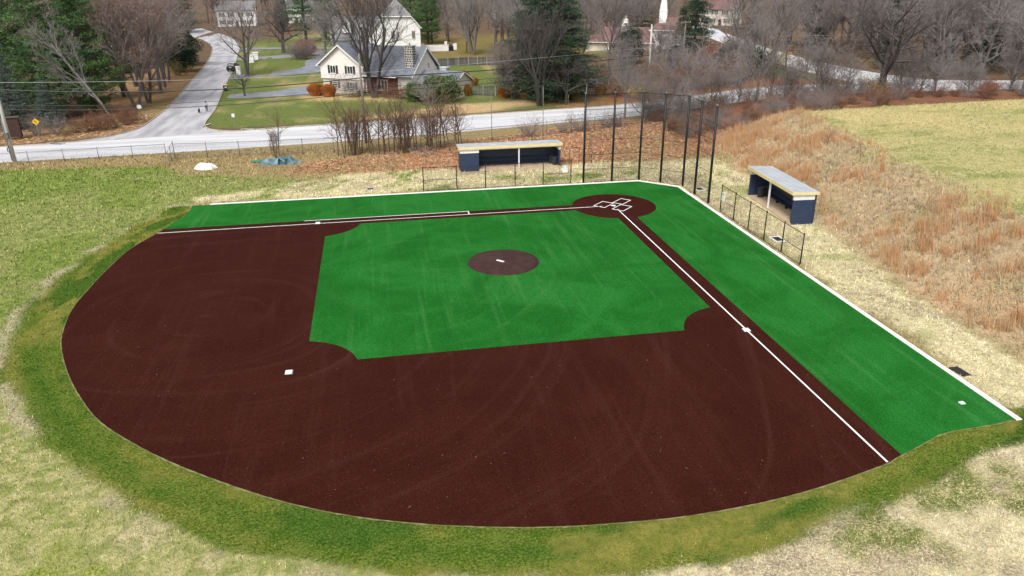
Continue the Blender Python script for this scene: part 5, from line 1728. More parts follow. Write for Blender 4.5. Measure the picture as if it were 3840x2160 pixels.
# ------------------------------------------------------------------ vegetation builders
def tubes_np(chains, n):
    """list of (points, radii) -> V, F (quads), n sides"""
    P = np.array([p for c in chains for p in c[0]], float)
    Rr = np.array([r for c in chains for r in c[1]], float)
    ln = np.array([len(c[0]) for c in chains])
    st = np.r_[0, np.cumsum(ln)[:-1]]
    first = np.zeros(len(P), bool)
    last = np.zeros(len(P), bool)
    first[st] = True
    last[st + ln - 1] = True
    i = np.arange(len(P))
    T = P[np.where(last, i, i + 1).clip(0, len(P) - 1)] - P[np.where(first, i, i - 1).clip(0)]
    T /= np.maximum(np.linalg.norm(T, axis=1, keepdims=True), 1e-9)
    ref = np.where(np.abs(T[:, 2:3]) < .9, np.array([[0, 0, 1.0]]), np.array([[1.0, 0, 0]]))
    A = np.cross(T, ref)
    A /= np.maximum(np.linalg.norm(A, axis=1, keepdims=True), 1e-9)
    Bv = np.cross(T, A)
    ang = np.arange(n) * 2 * np.pi / n
    V = P[:, None, :] + Rr[:, None, None] * (A[:, None, :] * np.cos(ang)[None, :, None] + Bv[:, None, :] * np.sin(ang)[None, :, None])
    s = i[~last]
    k = np.arange(n)
    k2 = (k + 1) % n
    F = np.stack([s[:, None] * n + k, s[:, None] * n + k2, (s[:, None] + 1) * n + k2, (s[:, None] + 1) * n + k], -1)
    return V.reshape(-1, 3), F.reshape(-1, 4)


def rvec(r):
    while True:
        v = Vector((r.uniform(-1, 1), r.uniform(-1, 1), r.uniform(-1, 1)))
        if .05 < v.length < 1:
            return v.normalized()


def grow(seed, H=17.0, trunk=.38, r0=.30, limbs=9, kids=(6, 6, 5), ratio=(.62, .52, .5), spread=(35, 70), wob=(.06, .12, .18, .22, .25), up=(.02, .10, .10, .06, .02), lean=(0, 0), rmin=.014, limb_len=.5, multi=1):
    """bare broadleaf skeleton: chains of (points, radii) for trunk and limbs, and for the twigs"""
    r = random.Random(seed)
    big, fine, tips = [], [], []

    def go(p, d, L, rad, lev, pos_end=None):
        ns = (7, 6, 5, 4, 3)[lev]
        pts, rads, dirs = [p.copy()], [rad], [d.copy()]
        for i in range(ns):
            d = (d + rvec(r) * wob[lev] + Vector((0, 0, up[lev]))).normalized()
            p = p + d * (L / ns)
            pts.append(p.copy())
            dirs.append(d.copy())
            rads.append(max(rmin, rad * (1 - (i + 1) / ns * (.5 if lev == 0 else .75))))
        (big if lev <= 1 else fine).append(([tuple(q) for q in pts], rads))
        if lev - 1 >= len(kids):
            tips.append(tuple(pts[-1]))
            return
        n = limbs if lev == 0 else kids[lev - 1]
        for k in range(n):
            lo = trunk if lev == 0 else .22
            t = lo + (1 - lo) * ((k + r.uniform(.2, .9)) / n)
            f = t * ns
            i = min(int(f), ns - 1)
            q = Vector(pts[i]).lerp(Vector(pts[i + 1]), f - i)
            dd = dirs[i + 1]
            ax = dd.orthogonal().normalized()
            ax.rotate(Matrix.Rotation(k * 2.4 + r.uniform(-.5, .5), 3, dd))
            a = R(r.uniform(*spread)) * (1.0 if lev == 0 else .85)
            cd = dd.copy()
            cd.rotate(Matrix.Rotation(a, 3, ax))
            base = H * limb_len if lev == 0 else L * ratio[lev - 1]
            cl = base * r.uniform(.75, 1.15) * (1.15 - .55 * t)
            cr = max(rmin, rads[i] * r.uniform(.5, .68))
            go(q, cd, cl, cr, lev + 1)
    for m in range(multi):
        a = m * 6.283 / max(multi, 1) + r.uniform(0, 1)
        d0 = Vector((lean[0], lean[1], 1)) if multi == 1 else Vector((math.cos(a) * .22 + lean[0], math.sin(a) * .22 + lean[1], 1))
        go(Vector((math.cos(a) * .15, math.sin(a) * .15, -.2)) if multi > 1 else Vector((0, 0, -.2)), d0.normalized(), H * (.72 if multi == 1 else .66), r0 if multi == 1 else r0 * .62, 0)
    return big, fine, tips


def bark(name, a, b, tw):
    return (mat('bark_' + name, a, b, 1.6, .95, .3, .7, 5, bmp=.4, bscale=7, stretch=(3, 3, .6)), mat('twig_' + name, tw, tuple(k * .75 for k in tw), .35, .9))


BK = dict(grey=bark('grey', (.17, .155, .145), (.10, .09, .085), (.30, .272, .258)),
          dark=bark('dark', (.05, .043, .040), (.085, .075, .068), (.115, .10, .095)),
          pale=bark('pale', (.21, .195, .18), (.12, .112, .105), (.235, .215, .205)),
          brown=bark('brown', (.14, .088, .060), (.09, .06, .045), (.20, .125, .085)),
          mauve=bark('mauve', (.15, .125, .115), (.095, .08, .075), (.265, .222, .205)))


def leaf_quads(pts, jitter, size, per, seed, flat=.0, stretch=1.0):
    g = np.random.default_rng(seed)
    P = np.repeat(np.asarray(pts, float), per, axis=0) + g.normal(0, jitter, (len(pts) * per, 3))
    a = g.normal(0, 1, P.shape)
    b = g.normal(0, 1, P.shape)
    if flat:
        a[:, 2] *= 1 - flat
        b[:, 2] *= 1 - flat
    a /= np.linalg.norm(a, axis=1, keepdims=True)
    b -= a * (a * b).sum(1, keepdims=True)
    b /= np.maximum(np.linalg.norm(b, axis=1, keepdims=True), 1e-6)
    s = size * g.uniform(.6, 1.4, (len(P), 1))
    V = np.stack([P - a * s * stretch, P - b * s * .5, P + a * s * stretch, P + b * s * .5], 1).reshape(-1, 3)
    return V, np.arange(len(V)).reshape(-1, 4)


PROTO = {}


def tree_proto(key, name, cat, bk, leaves=None, **kw):
    big, fine, tips = grow(**kw)
    me1 = np_mesh('trunk', *tubes_np(big, 7), BK[bk][0], True)
    V, F = tubes_np(fine, 3)
    me2 = np_mesh('crown', V, F, BK[bk][1])
    me3 = None
    if leaves:
        per, size, m, frac = leaves
        g = np.random.default_rng(kw['seed'])
        tp = np.array(tips)[g.random(len(tips)) < frac]
        me3 = np_mesh('dead_leaves', *leaf_quads(tp, .22, size, per, kw['seed']), m)
    PROTO[key] = (name, cat, [('trunk', me1), ('crown', me2)] + ([('dead_leaves', me3)] if me3 else []), kw.get('H', 17.0))


def plant(key, label, x, y, h=None, rz=None, group=None, sx=1.0, dz=0.0, tilt=None):
    name, cat, parts, H0 = PROTO[key]
    s = (h or H0) / H0
    rz = rng.uniform(0, 6.28) if rz is None else rz
    t = thing(name, label, cat, (x, y, tz(x, y) + dz), rz, group, (s * sx, s * sx, s))
    for n, me_ in parts:
        o = link(n, me_, t)
        if n in ('boughs', 'needles', 'dead_leaves', 'blades', 'leaves', 'foliage', 'stems'):
            o['kind'] = 'stuff'
    return t


M_brleaf = mat('dead_leaf', (.30, .165, .125), (.22, .12, .09), 2, .8)
tree_proto('spread', 'oak_tree', 'tree', 'dark', seed=11, H=15, trunk=.22, r0=.62, limbs=9, kids=(7, 6, 6), spread=(42, 78), limb_len=.68, up=(.02, .06, .06, .03, 0), wob=(.05, .14, .2, .24, .3))
tree_proto('tall_a', 'bare_tree', 'tree', 'mauve', seed=21, H=18, trunk=.35, r0=.30, limbs=11, kids=(6, 6, 5), spread=(28, 60), limb_len=.42)
tree_proto('tall_b', 'bare_tree', 'tree', 'grey', seed=22, H=18, trunk=.30, r0=.32, limbs=11, kids=(7, 6, 5), spread=(30, 65), limb_len=.46)
tree_proto('tall_c', 'bare_tree', 'tree', 'mauve', seed=23, H=17, trunk=.40, r0=.26, limbs=10, kids=(6, 6, 6), spread=(25, 55), limb_len=.45, lean=(.08, .05))
tree_proto('vase', 'bare_tree', 'tree', 'grey', seed=31, H=16, trunk=.25, r0=.55, limbs=6, kids=(6, 6, 5), spread=(14, 38), limb_len=.5, multi=5, up=(.04, .12, .12, .08, .02))
tree_proto('front', 'bare_tree', 'tree', 'dark', seed=42, H=17, trunk=.20, r0=.52, limbs=6, kids=(6, 6, 5), spread=(18, 50), limb_len=.52, multi=3, up=(.03, .10, .10, .06, .02), wob=(.09, .16, .2, .24, .28))
tree_proto('lean', 'leaning_tree', 'tree', 'pale', seed=57, H=19, trunk=.30, r0=.25, limbs=9, kids=(6, 5, 5), spread=(20, 55), limb_len=.42, lean=(.42, -.05), up=(.0, .05, .05, .02, 0))
tree_proto('fork', 'forked_tree', 'tree', 'grey', seed=63, H=15, trunk=.30, r0=.50, limbs=7, kids=(6, 6, 5), spread=(25, 62), limb_len=.5, multi=2, wob=(.08, .15, .2, .24, .28))
tree_proto('leafy', 'brown_leaved_tree', 'tree', 'mauve', leaves=(4, .09, M_brleaf, .42), seed=71, H=19, trunk=.22, r0=.42, limbs=11, kids=(7, 6, 5), spread=(22, 55), limb_len=.48, multi=2)
tree_proto('ornament', 'ornamental_tree', 'tree', 'dark', seed=81, H=4.6, trunk=.30, r0=.20, limbs=8, kids=(6, 5, 4), spread=(45, 80), limb_len=.75, rmin=.009, up=(0, .05, .08, .05, .02))
tree_proto('palesmall', 'bare_tree', 'tree', 'pale', seed=91, H=10, trunk=.35, r0=.17, limbs=9, kids=(5, 5, 4), spread=(25, 55), limb_len=.45)
tree_proto('tangle', 'bare_tree', 'tree', 'grey', seed=25, H=13, trunk=.12, r0=.24, limbs=14, kids=(7, 6, 5), spread=(35, 80), limb_len=.46, wob=(.12, .2, .26, .3, .3))
tree_proto('tangle_b', 'bare_tree', 'tree', 'mauve', seed=26, H=12, trunk=.10, r0=.22, limbs=14, kids=(7, 6, 5), spread=(30, 75), limb_len=.48, multi=2, wob=(.12, .2, .26, .3, .3))
for i, sd_ in enumerate((101, 102, 103)):
    tree_proto('sapling_%d' % i, 'sapling', 'sapling', 'brown', seed=sd_, H=6.5, trunk=.30, r0=.065, limbs=10, kids=(4, 4), ratio=(.6, .5), spread=(30, 62), limb_len=.36, rmin=.009, wob=(.09, .16, .2, .2, .2), up=(.02, .06, .05, .02, 0))
tree_proto('clump', 'sapling_clump', 'sapling', 'brown', seed=105, H=5.5, trunk=.25, r0=.075, limbs=6, kids=(3, 3), ratio=(.55, .5), spread=(22, 52), limb_len=.36, multi=11, rmin=.008)


def shrub_proto(key, name, bk, seed, H=2.6, stems=26, kids=(5, 4), droop=0.0, width=.75, rmin=.010, leaves=None):
    r = random.Random(seed)
    fine, tips = [], []

    def go(p, d, L, rad, lev):
        pts, rads = [p.copy()], [rad]
        ns = 4 if lev == 0 else 3
        for i in range(ns):
            d = (d + rvec(r) * .28 + Vector((0, 0, .10 - droop * (i + 1)))).normalized()
            p = p + d * (L / ns)
            p.z = max(p.z, .02)
            pts.append(p.copy())
            rads.append(max(rmin, rad * (1 - .7 * (i + 1) / ns)))
            if lev < len(kids):
                for k in range(max(1, kids[lev] // ns + (1 if r.random() < (kids[lev] % ns) / ns else 0))):
                    nd = (d + rvec(r) * .95).normalized()
                    go(p.copy(), nd, L * r.uniform(.35, .6), rad * .6, lev + 1)
        fine.append(([tuple(q) for q in pts], rads))
        if lev == len(kids):
            tips.append(tuple(p))
    for s in range(stems):
        a = r.uniform(0, 6.28)
        k = r.random() ** .5 * width
        go(Vector((math.cos(a) * k * H * .25, math.sin(a) * k * H * .25, 0)), Vector((math.cos(a) * k, math.sin(a) * k, 1)).normalized(), H * r.uniform(.55, .95), .03 * H / 2.6, 0)
    parts = [('stems', np_mesh('stems', *tubes_np(fine, 3), BK[bk][1]))]
    if leaves:
        per, size, m, jit = leaves
        parts.append(('leaves', np_mesh('leaves', *leaf_quads(tips, jit, size, per, seed), m)))
    PROTO[key] = (name, 'shrub', parts, H)


M_redleaf = mat('russet_leaf', (.30, .115, .055), (.22, .085, .05), 2, .85)
M_olive = mat('olive_leaf', (.20, .20, .05), (.27, .22, .06), 2, .85)
M_yelleaf = mat('yellow_leaf', (.62, .46, .045), (.52, .38, .04), 2, .8)
M_greenleaf = mat('bush_leaf', (.055, .095, .022), (.085, .13, .03), 1.2, .75)
M_darkleaf = mat('dark_evergreen_leaf', (.022, .045, .022), (.035, .06, .028), 1.2, .7)
shrub_proto('brush_a', 'bare_shrub', 'mauve', 201, 2.8, 22, (5, 4), .05)
shrub_proto('brush_b', 'bare_shrub', 'brown', 202, 2.4, 22, (5, 4), .10, leaves=(1, .05, M_redleaf, .12))
shrub_proto('brush_c', 'bare_shrub', 'grey', 203, 4.2, 20, (5, 5), .03)
shrub_proto('russet', 'russet_shrub', 'brown', 204, 2.0, 26, (5, 4), .06, 1.0, leaves=(3, .05, M_redleaf, .12))
shrub_proto('purple', 'twiggy_bush', 'mauve', 205, 3.4, 60, (6, 5), .02, 1.1)
shrub_proto('olive', 'olive_shrub', 'brown', 206, 2.2, 20, (4, 4), .06, 1.0, leaves=(3, .06, M_olive, .15))
shrub_proto('yellow', 'yellow_shrub', 'brown', 207, 1.8, 16, (4, 4), .05, 1.0, leaves=(4, .08, M_yelleaf, .15))


def blade_bush(key, name, m, seed, rx, ry, h, n, w=.02, lean=.55):
    """clipped fountain of stiff blades"""
    g = np.random.default_rng(seed)
    a = g.uniform(0, 6.283, n)
    k = g.random(n) ** .5
    bx, by = np.cos(a) * k * rx * .55, np.sin(a) * k * ry * .55
    tx, ty = np.cos(a) * k * rx, np.sin(a) * k * ry
    tzv = h * (1 - .35 * k ** 3) * g.uniform(.72, 1.05, n)
    wx_, wy_ = -np.sin(a + g.normal(0, .6, n)) * w, np.cos(a + g.normal(0, .6, n)) * w
    mx, my, mz = bx + (tx - bx) * .45, by + (ty - by) * .45, tzv * .6
    V = np.stack([np.c_[bx - wx_, by - wy_, np.zeros(n)], np.c_[bx + wx_, by + wy_, np.zeros(n)], np.c_[mx + wx_, my + wy_, mz], np.c_[tx, ty, tzv], np.c_[mx - wx_, my - wy_, mz]], 1).reshape(-1, 3)
    o = np.arange(n) * 5
    F = np.concatenate([np.stack([o, o + 1, o + 2, o + 4], 1), np.stack([o + 4, o + 2, o + 3, o + 3], 1)])
    F = F[:n]
    T = np.stack([o + 4, o + 2, o + 3], 1)
    me_ = bpy.data.meshes.new('blades')
    me_.from_pydata(V.tolist(), [], [tuple(f) for f in F.tolist()] + [tuple(f) for f in T.tolist()])
    me_.materials.append(m)
    # a few woody stems show at the foot
    mb = MB()
    for i in range(8):
        aa = i * .785
        mb.tube([(math.cos(aa) * rx * .2, math.sin(aa) * ry * .2, 0), (math.cos(aa) * rx * .5, math.sin(aa) * ry * .5, h * .5)], .02, 4)
    PROTO[key] = (name, 'shrub', [('blades', me_), ('stems', mb.mesh('stems', BK['brown'][0]))], h)


M_orange = mat('orange_blade', (.46, .165, .035), (.36, .115, .03), 1.2, .8)
M_gold = mat('gold_blade', (.42, .23, .04), (.30, .15, .03), 1.2, .8)
blade_bush('orange', 'orange_bush', M_orange, 301, 1.15, 1.0, 1.9, 2600, .022)
blade_bush('gold', 'golden_bush', M_gold, 302, 1.4, 1.1, 2.0, 2600, .022)


def leaf_ball(key, name, m, seed, rx, ry, h, n, size, bk='brown', cat='shrub'):
    g = np.random.default_rng(seed)
    u = g.normal(0, 1, (n, 3))
    u /= np.linalg.norm(u, axis=1, keepdims=True)
    lump = 1 + .28 * (np.sin(u[:, 0] * 5 + seed) * np.sin(u[:, 1] * 4 + 1) + np.sin(u[:, 2] * 6 + u[:, 0] * 3)) * .6
    rr = g.random(n) ** .28 * lump
    P = np.c_[u[:, 0] * rr * rx, u[:, 1] * rr * ry, h * .52 + u[:, 2] * rr * h * .5]
    P = P[P[:, 2] > .05]
    V, F = leaf_quads(P, .02, size, 1, seed)
    mb = MB()
    r = random.Random(seed)
    for i in range(9):
        a = r.uniform(0, 6.28)
        mb.tube([(math.cos(a) * .1, math.sin(a) * .1, -.1), (math.cos(a) * rx * .35, math.sin(a) * ry * .35, h * .4), (math.cos(a) * rx * .7, math.sin(a) * ry * .7, h * .75)], [.06, .04, .015], 5)
    PROTO[key] = (name, cat, [('foliage', np_mesh('foliage', V, F, m)), ('stems', mb.mesh('stems', BK[bk][0]))], h)


leaf_ball('greenbush', 'green_bush', M_greenleaf, 401, 3.3, 2.6, 4.2, 9000, .13)
leaf_ball('darkbush', 'dark_bush', M_darkleaf, 402, 1.6, 1.2, 1.9, 4000, .09)
leaf_ball('holly', 'evergreen_tree', M_darkleaf, 403, 2.0, 2.0, 6.2, 7000, .13, cat='tree')
leaf_ball('orangebush', 'russet_bush', mat('russet_bush_leaf', (.34, .12, .06), (.26, .09, .05), 1.2, .85), 404, 1.7, 1.4, 2.6, 4200, .09)


def conifer(key, name, seed, H, Wd, m_a, m_b, droop=.0, whorls=26, per=6, clumps=11, needle=.34, shape=.8, bare=.10, wn=.035, tuft=13, upt=.25, crad=.30):
    """trunk, whorled boughs and needle tufts"""
    r = random.Random(seed)
    g = np.random.default_rng(seed)
    big = [([(0, 0, -.2), (r.uniform(-.1, .1), r.uniform(-.1, .1), H * .5), (0, 0, H)], [H * .019, H * .012, .02])]
    boughs = []
    C, Dr, cls = [], [], []
    for i in range(whorls):
        t = (i + r.random()) / whorls
        z = H * (bare + (1 - bare) * t)
        Lw = Wd * ((1 - t) ** shape) * (.35 + .65 * min(1, t / .12)) + .35
        for k in range(per):
            if r.random() < .1:
                continue
            a = k * 6.283 / per + i * 1.9 + r.uniform(-.4, .4)
            L = Lw * r.uniform(.62, 1.12)
            rise = r.uniform(-.05, .18) - droop
            pts = []
            for j in range(5):
                f = j / 4
                pts.append((math.cos(a) * L * f, math.sin(a) * L * f, z + L * (rise * f + upt * f * f * (.6 if droop else 1) - droop * .4 * f)))
            boughs.append((pts, [.055 * (1 - .18 * j) * (L / 4 + .4) for j in range(5)]))
            P = np.array(pts)
            nc = max(3, int(clumps * (L / Wd + .25)))
            tone = r.random()
            for c in range(nc):
                f = .25 + .75 * (c + r.random()) / nc
                q = np.array([np.interp(f * 4, range(5), P[:, d]) for d in range(3)])
                lat = (r.random() - .5) * L * .75 * (1.15 - f * .6)
                q = q + np.array([-math.sin(a), math.cos(a), 0]) * lat + np.array([0, 0, r.uniform(-.12, .2)])
                C.append(q)
                Dr.append((math.cos(a), math.sin(a), .35 - droop))
                cls.append(tone)
    C, Dr, cls = np.array(C), np.array(Dr), np.array(cls)
    n = len(C) * tuft
    P = np.repeat(C, tuft, 0) + g.normal(0, crad, (n, 3)) * np.array([1, 1, .45])
    d = np.repeat(Dr, tuft, 0) * .7 + g.normal(0, .75, (n, 3))
    d /= np.linalg.norm(d, axis=1, keepdims=True)
    s = np.cross(d, g.normal(0, 1, (n, 3)))
    s /= np.maximum(np.linalg.norm(s, axis=1, keepdims=True), 1e-6)
    ln_ = needle * g.uniform(.7, 1.3, (n, 1))
    V = np.stack([P - s * wn, P + s * wn, P + d * ln_], 1).reshape(-1, 3)
    F = np.arange(len(V)).reshape(-1, 3)
    mi = (np.repeat(cls, tuft) + g.normal(0, .18, n) > .55).astype(int)
    me1 = np_mesh('trunk', *tubes_np(big, 8), BK['dark'][0], True)
    me2 = np_mesh('boughs', *tubes_np(boughs, 4), BK['dark'][0])
    me3 = np_mesh('needles', V, F, [m_a, m_b], mi=mi)
    PROTO[key] = (name, 'tree', [('trunk', me1), ('boughs', me2), ('needles', me3)], H)


N_a = mat('pine_needle', (.038, .092, .034), (.058, .125, .042), .5, .7)
N_b = mat('pine_needle_light', (.105, .185, .052), (.075, .150, .045), .5, .7)
S_a = mat('spruce_needle', (.060, .088, .080), (.085, .115, .105), .5, .7)
S_b = mat('spruce_needle_light', (.13, .165, .15), (.09, .12, .11), .5, .7)
D_a = mat('dark_needle', (.022, .048, .027), (.034, .064, .034), .5, .7)
D_b = mat('dark_needle_light', (.050, .085, .040), (.036, .066, .034), .5, .7)
conifer('pine', 'white_pine', 501, 21, 5.6, N_a, N_b, 0, 25, 6, 17, .42, .62, .05, .05, 13, .22, .34)
conifer('pine_b', 'white_pine', 502, 18, 4.6, N_a, N_b, .03, 20, 5, 12, .42, .55, .14, .05, 13, .25, .36)
conifer('spruce', 'blue_spruce', 503, 13, 3.6, S_a, S_b, .12, 26, 7, 10, .26, .85, .02, .04, 12, .18, .24)
conifer('dark', 'dark_spruce', 504, 17, 4.0, D_a, D_b, .28, 26, 7, 11, .34, .75, .03, .045, 13, .10, .30)
conifer('hemlock', 'hemlock', 505, 18, 5.8, D_a, D_b, .16, 26, 7, 13, .32, .60, .03, .045, 13, .12, .32)
# ------------------------------------------------------------------ planting
# wooded corner on the left
plant('pine', 'tall white pine on the left edge of the pine stand', 77.5, -66, 23, 0.4)
plant('pine', 'broad white pine whose low boughs reach the road verge', 70.5, -62, 22, 1.7)
plant('pine', 'white pine standing behind the pale leaning tree', 65.5, -65, 21, 3.0)
plant('pine_b', 'younger white pine at the back of the pine stand', 71, -78, 21, 2.0)
plant('pine_b', 'white pine deep behind the stand beside the brown leaved trees', 66.5, -84, 19, .9)
plant('spruce', 'blue grey spruce behind the brown notice cabinet', 73.2, -54.5, 10.5, .3, sx=1.15)
plant('spruce', 'smaller blue grey spruce between cabinet and curve sign', 68.6, -55.0, 6.5, 1.9, sx=1.3)
plant('lean', 'pale bare tree leaning over the pines beside the stop sign', 58.7, -52.6, 19, R(8))
plant('leafy', 'brown leaved twin stemmed tree at the corner of the side road', 60.2, -68.7, 20, .2)
plant('leafy', 'second brown leaved tree close behind the corner tree', 60.0, -75.0, 19, 2.3)
plant('tall_b', 'thick trunked bare tree on the leaf covered verge of the side road', 60.8, -86.8, 19, 1.1)
plant('tall_a', 'bare tree with pale trunk farther along the leafy verge', 62.0, -95.5, 18, .6)
plant('leafy', 'brown leaved tree deeper in the wood above the pines', 68, -98, 20, 4.0)
plant('leafy', 'brown leaved tree rising behind the leafy verge', 65.5, -110, 19, 5.2)
plant('tall_c', 'slim bare tree near the dark hedge by the side road', 63.2, -104, 17, 3.3)
plant('tall_b', 'bare tree overhanging the bend of the side road', 66.5, -128, 18, 2.7)
plant('holly', 'dark evergreen hedge tree at the bend of the side road', 64.4, -121, 8, .5, sx=1.4)
plant('holly', 'second dark evergreen hedge tree along the side road', 66.5, -134, 9, 2.5, sx=1.4)
plant('olive', 'olive leaved shrub under the dark hedge tree', 62.9, -114, 3.2, 1.0)
for lab, k, x, y, h in (('russet shrub on the verge right of the pines', 'russet', 61.6, -50.6, 2.2), ('russet shrub under the leaning pale tree', 'russet', 59.9, -51.2, 2.4), ('russet shrub by the stop sign post', 'russet', 57.9, -54.4, 2.0), ('russet shrub behind the hydrant', 'russet', 58.4, -57.6, 2.4),
                        ('purple brown hedge shrub beside the notice cabinet', 'brush_a', 68.0, -48.6, 2.6), ('purple brown hedge shrub behind the curve sign', 'brush_a', 65.6, -48.8, 2.5), ('purple brown hedge shrub at the left of the cabinet', 'brush_a', 73.4, -47.8, 2.6), ('brown shrub in the gap between curve sign and russet shrubs', 'brush_b', 63.4, -49.6, 2.0), ('small olive shrub on the verge below the pines', 'olive', 63.9, -47.2, 1.3),
                        ('brown brush under the twin stemmed tree', 'brush_b', 61.4, -63.5, 2.0), ('brown brush on the verge below the thick trunk', 'brush_b', 63.5, -90, 2.4), ('brown brush between the verge trunks', 'brush_c', 64.5, -99, 3.2)):
    plant(k, lab, x, y, h)
# right of the side road
plant('fork', 'forked bare tree with a dark burr beside the parked car', 48.6, -110.6, 17, 1.0)
plant('ornament', 'small spreading ornamental tree on the front lawn by the drive', 44.8, -80.0, 4.8, .4)
plant('spread', 'broad bare tree with thick leaning trunk beside the white pillars', 45.6, -160, 13, .9)
plant('tall_a', 'bare tree on the lawn below the far white houses', 50.5, -196, 17, 2.0)
plant('holly', 'narrow dark evergreen between the far white houses', 53, -236, 12, 0.3, sx=.6)
plant('pine_b', 'big dark pine on the lawn behind the driveways', 41.8, -196, 24, 1.2, sx=1.15)
plant('pine_b', 'second pine beside the big dark pine on the lawn', 36.0, -202, 22, 3.9)
plant('purple', 'round purple twiggy bush inside the driveway loop', 39.2, -142.5, 4.6, .2)
plant('orangebush', 'orange russet bush behind the round purple bush', 38.8, -151, 4.2, .2, sx=1.1)
plant('tall_b', 'grey bare tree crowding the white house dormer', 30.5, -134, 16, .5, sx=1.3)
plant('tall_b', 'grey bare tree left of the cream house', 33.0, -141, 15, 3.5, sx=1.3)
plant('brush_c', 'grey thicket beside the cream house drive', 31, -120, 5.0, 1.0)
plant('front', 'large black limbed bare tree in front of the cream house', 21.6, -72.6, 18.5, 2.2, sx=1.05)
plant('orange', 'rust orange clipped bush at the cream house corner', 32.0, -77.2, 2.4, .1, sx=1.2)
plant('orange', 'second rust orange clipped bush joined to the corner one', 29.6, -75.8, 2.4, .9, sx=1.2)
plant('greenbush', 'big rounded green bush hiding the low wing', 10.6, -65.0, 4.6, .3)
plant('greenbush', 'lower green bush beside the big rounded bush', 14.6, -66.8, 3.2, 2.0, sx=.9)
plant('brush_b', 'bare shrub before the brick front of the cream house', 19.5, -71.5, 3.0)
plant('brush_b', 'reddish bare shrub in the bed below the cream house gable', 24.5, -74.6, 2.2)
plant('russet', 'low russet shrub by the window of the brick front', 16.9, -70.2, 2.2)
plant('brush_c', 'tall bare shrub before the cream house gable', 26.5, -74.0, 4.0)
plant('brush_c', 'bare branching shrub before the big rounded green bush', 12.6, -62.0, 4.4, .5)
plant('gold', 'golden clipped bush between green bush and picket fence', 5.6, -71.3, 2.3, .4)
plant('orange', 'bright orange clipped bush before the picket fence', -.9, -67.6, 2.0, .2, sx=1.15)
plant('orange', 'smaller orange bush slumped against the picket fence', -4.0, -64.6, 1.5, 1.4, sx=1.1)
plant('gold', 'golden ornamental grass by the low wing gable', 2.6, -83.0, 2.0, .4, sx=1.1)
plant('orangebush', 'brown red shrub behind the low wing gable', 3.6, -90, 2.2, .4)
plant('darkbush', 'dark clipped bush behind the closed umbrella', -6.2, -92, 2.6, .4, sx=1.2)
plant('russet', 'pinkish bare shrub at the end of the pool', -12.6, -84.5, 3.0)
plant('gold', 'golden shrub at the foot of the big evergreen', -12.6, -62.5, 1.5, .4)
plant('gold', 'golden shrub on the bank right of the big evergreen', -18.0, -65.5, 2.0, .9, sx=1.1)
plant('yellow', 'olive yellow shrub beside the boarded fence', -15.5, -71.5, 1.8)
plant('vase', 'many stemmed grey tree beyond the board fence', -5.0, -141, 17, .6)
plant('tall_a', 'pinkish bare tree beside the white patio wall', -.5, -166, 11, 1.6)
plant('pine', 'dark pine with bare lower trunk behind the white house', 4.0, -178, 22, 1.9)
plant('pine_b', 'pine close behind the white house roof', 8.5, -184, 20, .3)
plant('tall_b', 'large bare tree between the many stemmed tree and big evergreen', -14.5, -130, 17, 2.9)
plant('hemlock', 'big dark evergreen beside the road behind the backstop', -8.2, -62.5, 20, .5, sx=1.5)
plant('hemlock', 'dark evergreen half behind the big roadside evergreen', -11.2, -66.0, 18, 2.6, sx=1.25)
plant('hemlock', 'dark evergreen at the left shoulder of the big roadside evergreen', -5.8, -67.5, 17.5, 4.1, sx=1.25)
plant('front', 'grey bare tree tangled before the big evergreen', -5.2, -57.8, 16.0, 4.4, sx=1.0)
plant('tangle_b', 'grey thicket tree left of the big evergreen', -2.0, -64.5, 11.0, 2.2)
plant('spread', 'low twiggy bare tree spreading in front of the big evergreen', -9.8, -58.0, 9.0, 1.4, sx=.8)
plant('tall_c', 'ivy dark trunked bare tree before the tan house', -24.6, -82, 17, 1.2)
plant('tall_a', 'bare tree left of the tan house windows', -21.5, -92, 16, 2.2)
plant('holly', 'clipped dark evergreen before the tan house', -34.5, -100, 8.5, .2, sx=1.1)
plant('dark', 'tall drooping dark spruce rising over the white chimney', -46.5, -92.5, 20, .8, sx=1.05)
plant('dark', 'lower drooping spruce beside the cross arm pole', -42.5, -90, 12, 2.1)
plant('palesmall', 'pale branched bare tree beside the road fence behind the backstop', -15.1, -43.0, 10.0, .7)
plant('palesmall', 'pale bare tree in the brush right of the backstop', -24.5, -42.0, 8.0, 2.7)
# thicket beyond the road
TH = [(-22.5, -60.5), (-25, -63.5), (-28, -60.5), (-31, -63), (-34, -60.2), (-36.5, -63.5), (-39.5, -61), (-42.5, -64), (-27, -67.5), (-31, -69), (-35, -68.5), (-39, -69.5), (-44, -70), (-23, -69.5), (-33, -73.5), (-41, -75), (-46.5, -66), (-20.5, -63.5), (-37.5, -73)]
for i, (x, y) in enumerate(TH):
    plant(('brush_c', 'brush_a', 'brush_b')[i % 3], ('tall grey bare shrub in the thicket across the road', 'mauve bare shrub in the thicket across the road', 'brown bare shrub with few russet leaves in the thicket across the road')[i % 3], x, y, (5.4, 4.4, 3.6)[i % 3] * rng.uniform(.8, 1.25), group=('tall grey thicket shrubs', 'mauve thicket shrubs', 'brown thicket shrubs')[i % 3])
plant('darkbush', 'large dark evergreen bush inside the thicket', -46.5, -73.5, 6.0, .4, sx=.8)
plant('darkbush', 'dark evergreen bush at the right end of the thicket', -49.5, -70.5, 5.0, 1.4, sx=.8)
plant('russet', 'big russet shrub in the middle of the thicket', -33, -62, 4.2)
plant('russet', 'big russet shrub left in the thicket below the pale pole', -27.5, -63.5, 4.0)
plant('russet', 'big russet shrub right in the thicket before the dark bush', -41, -63, 4.0)
plant('orangebush', 'red leaved bush on top of the thicket', -44.5, -79.5, 5.0, .6)
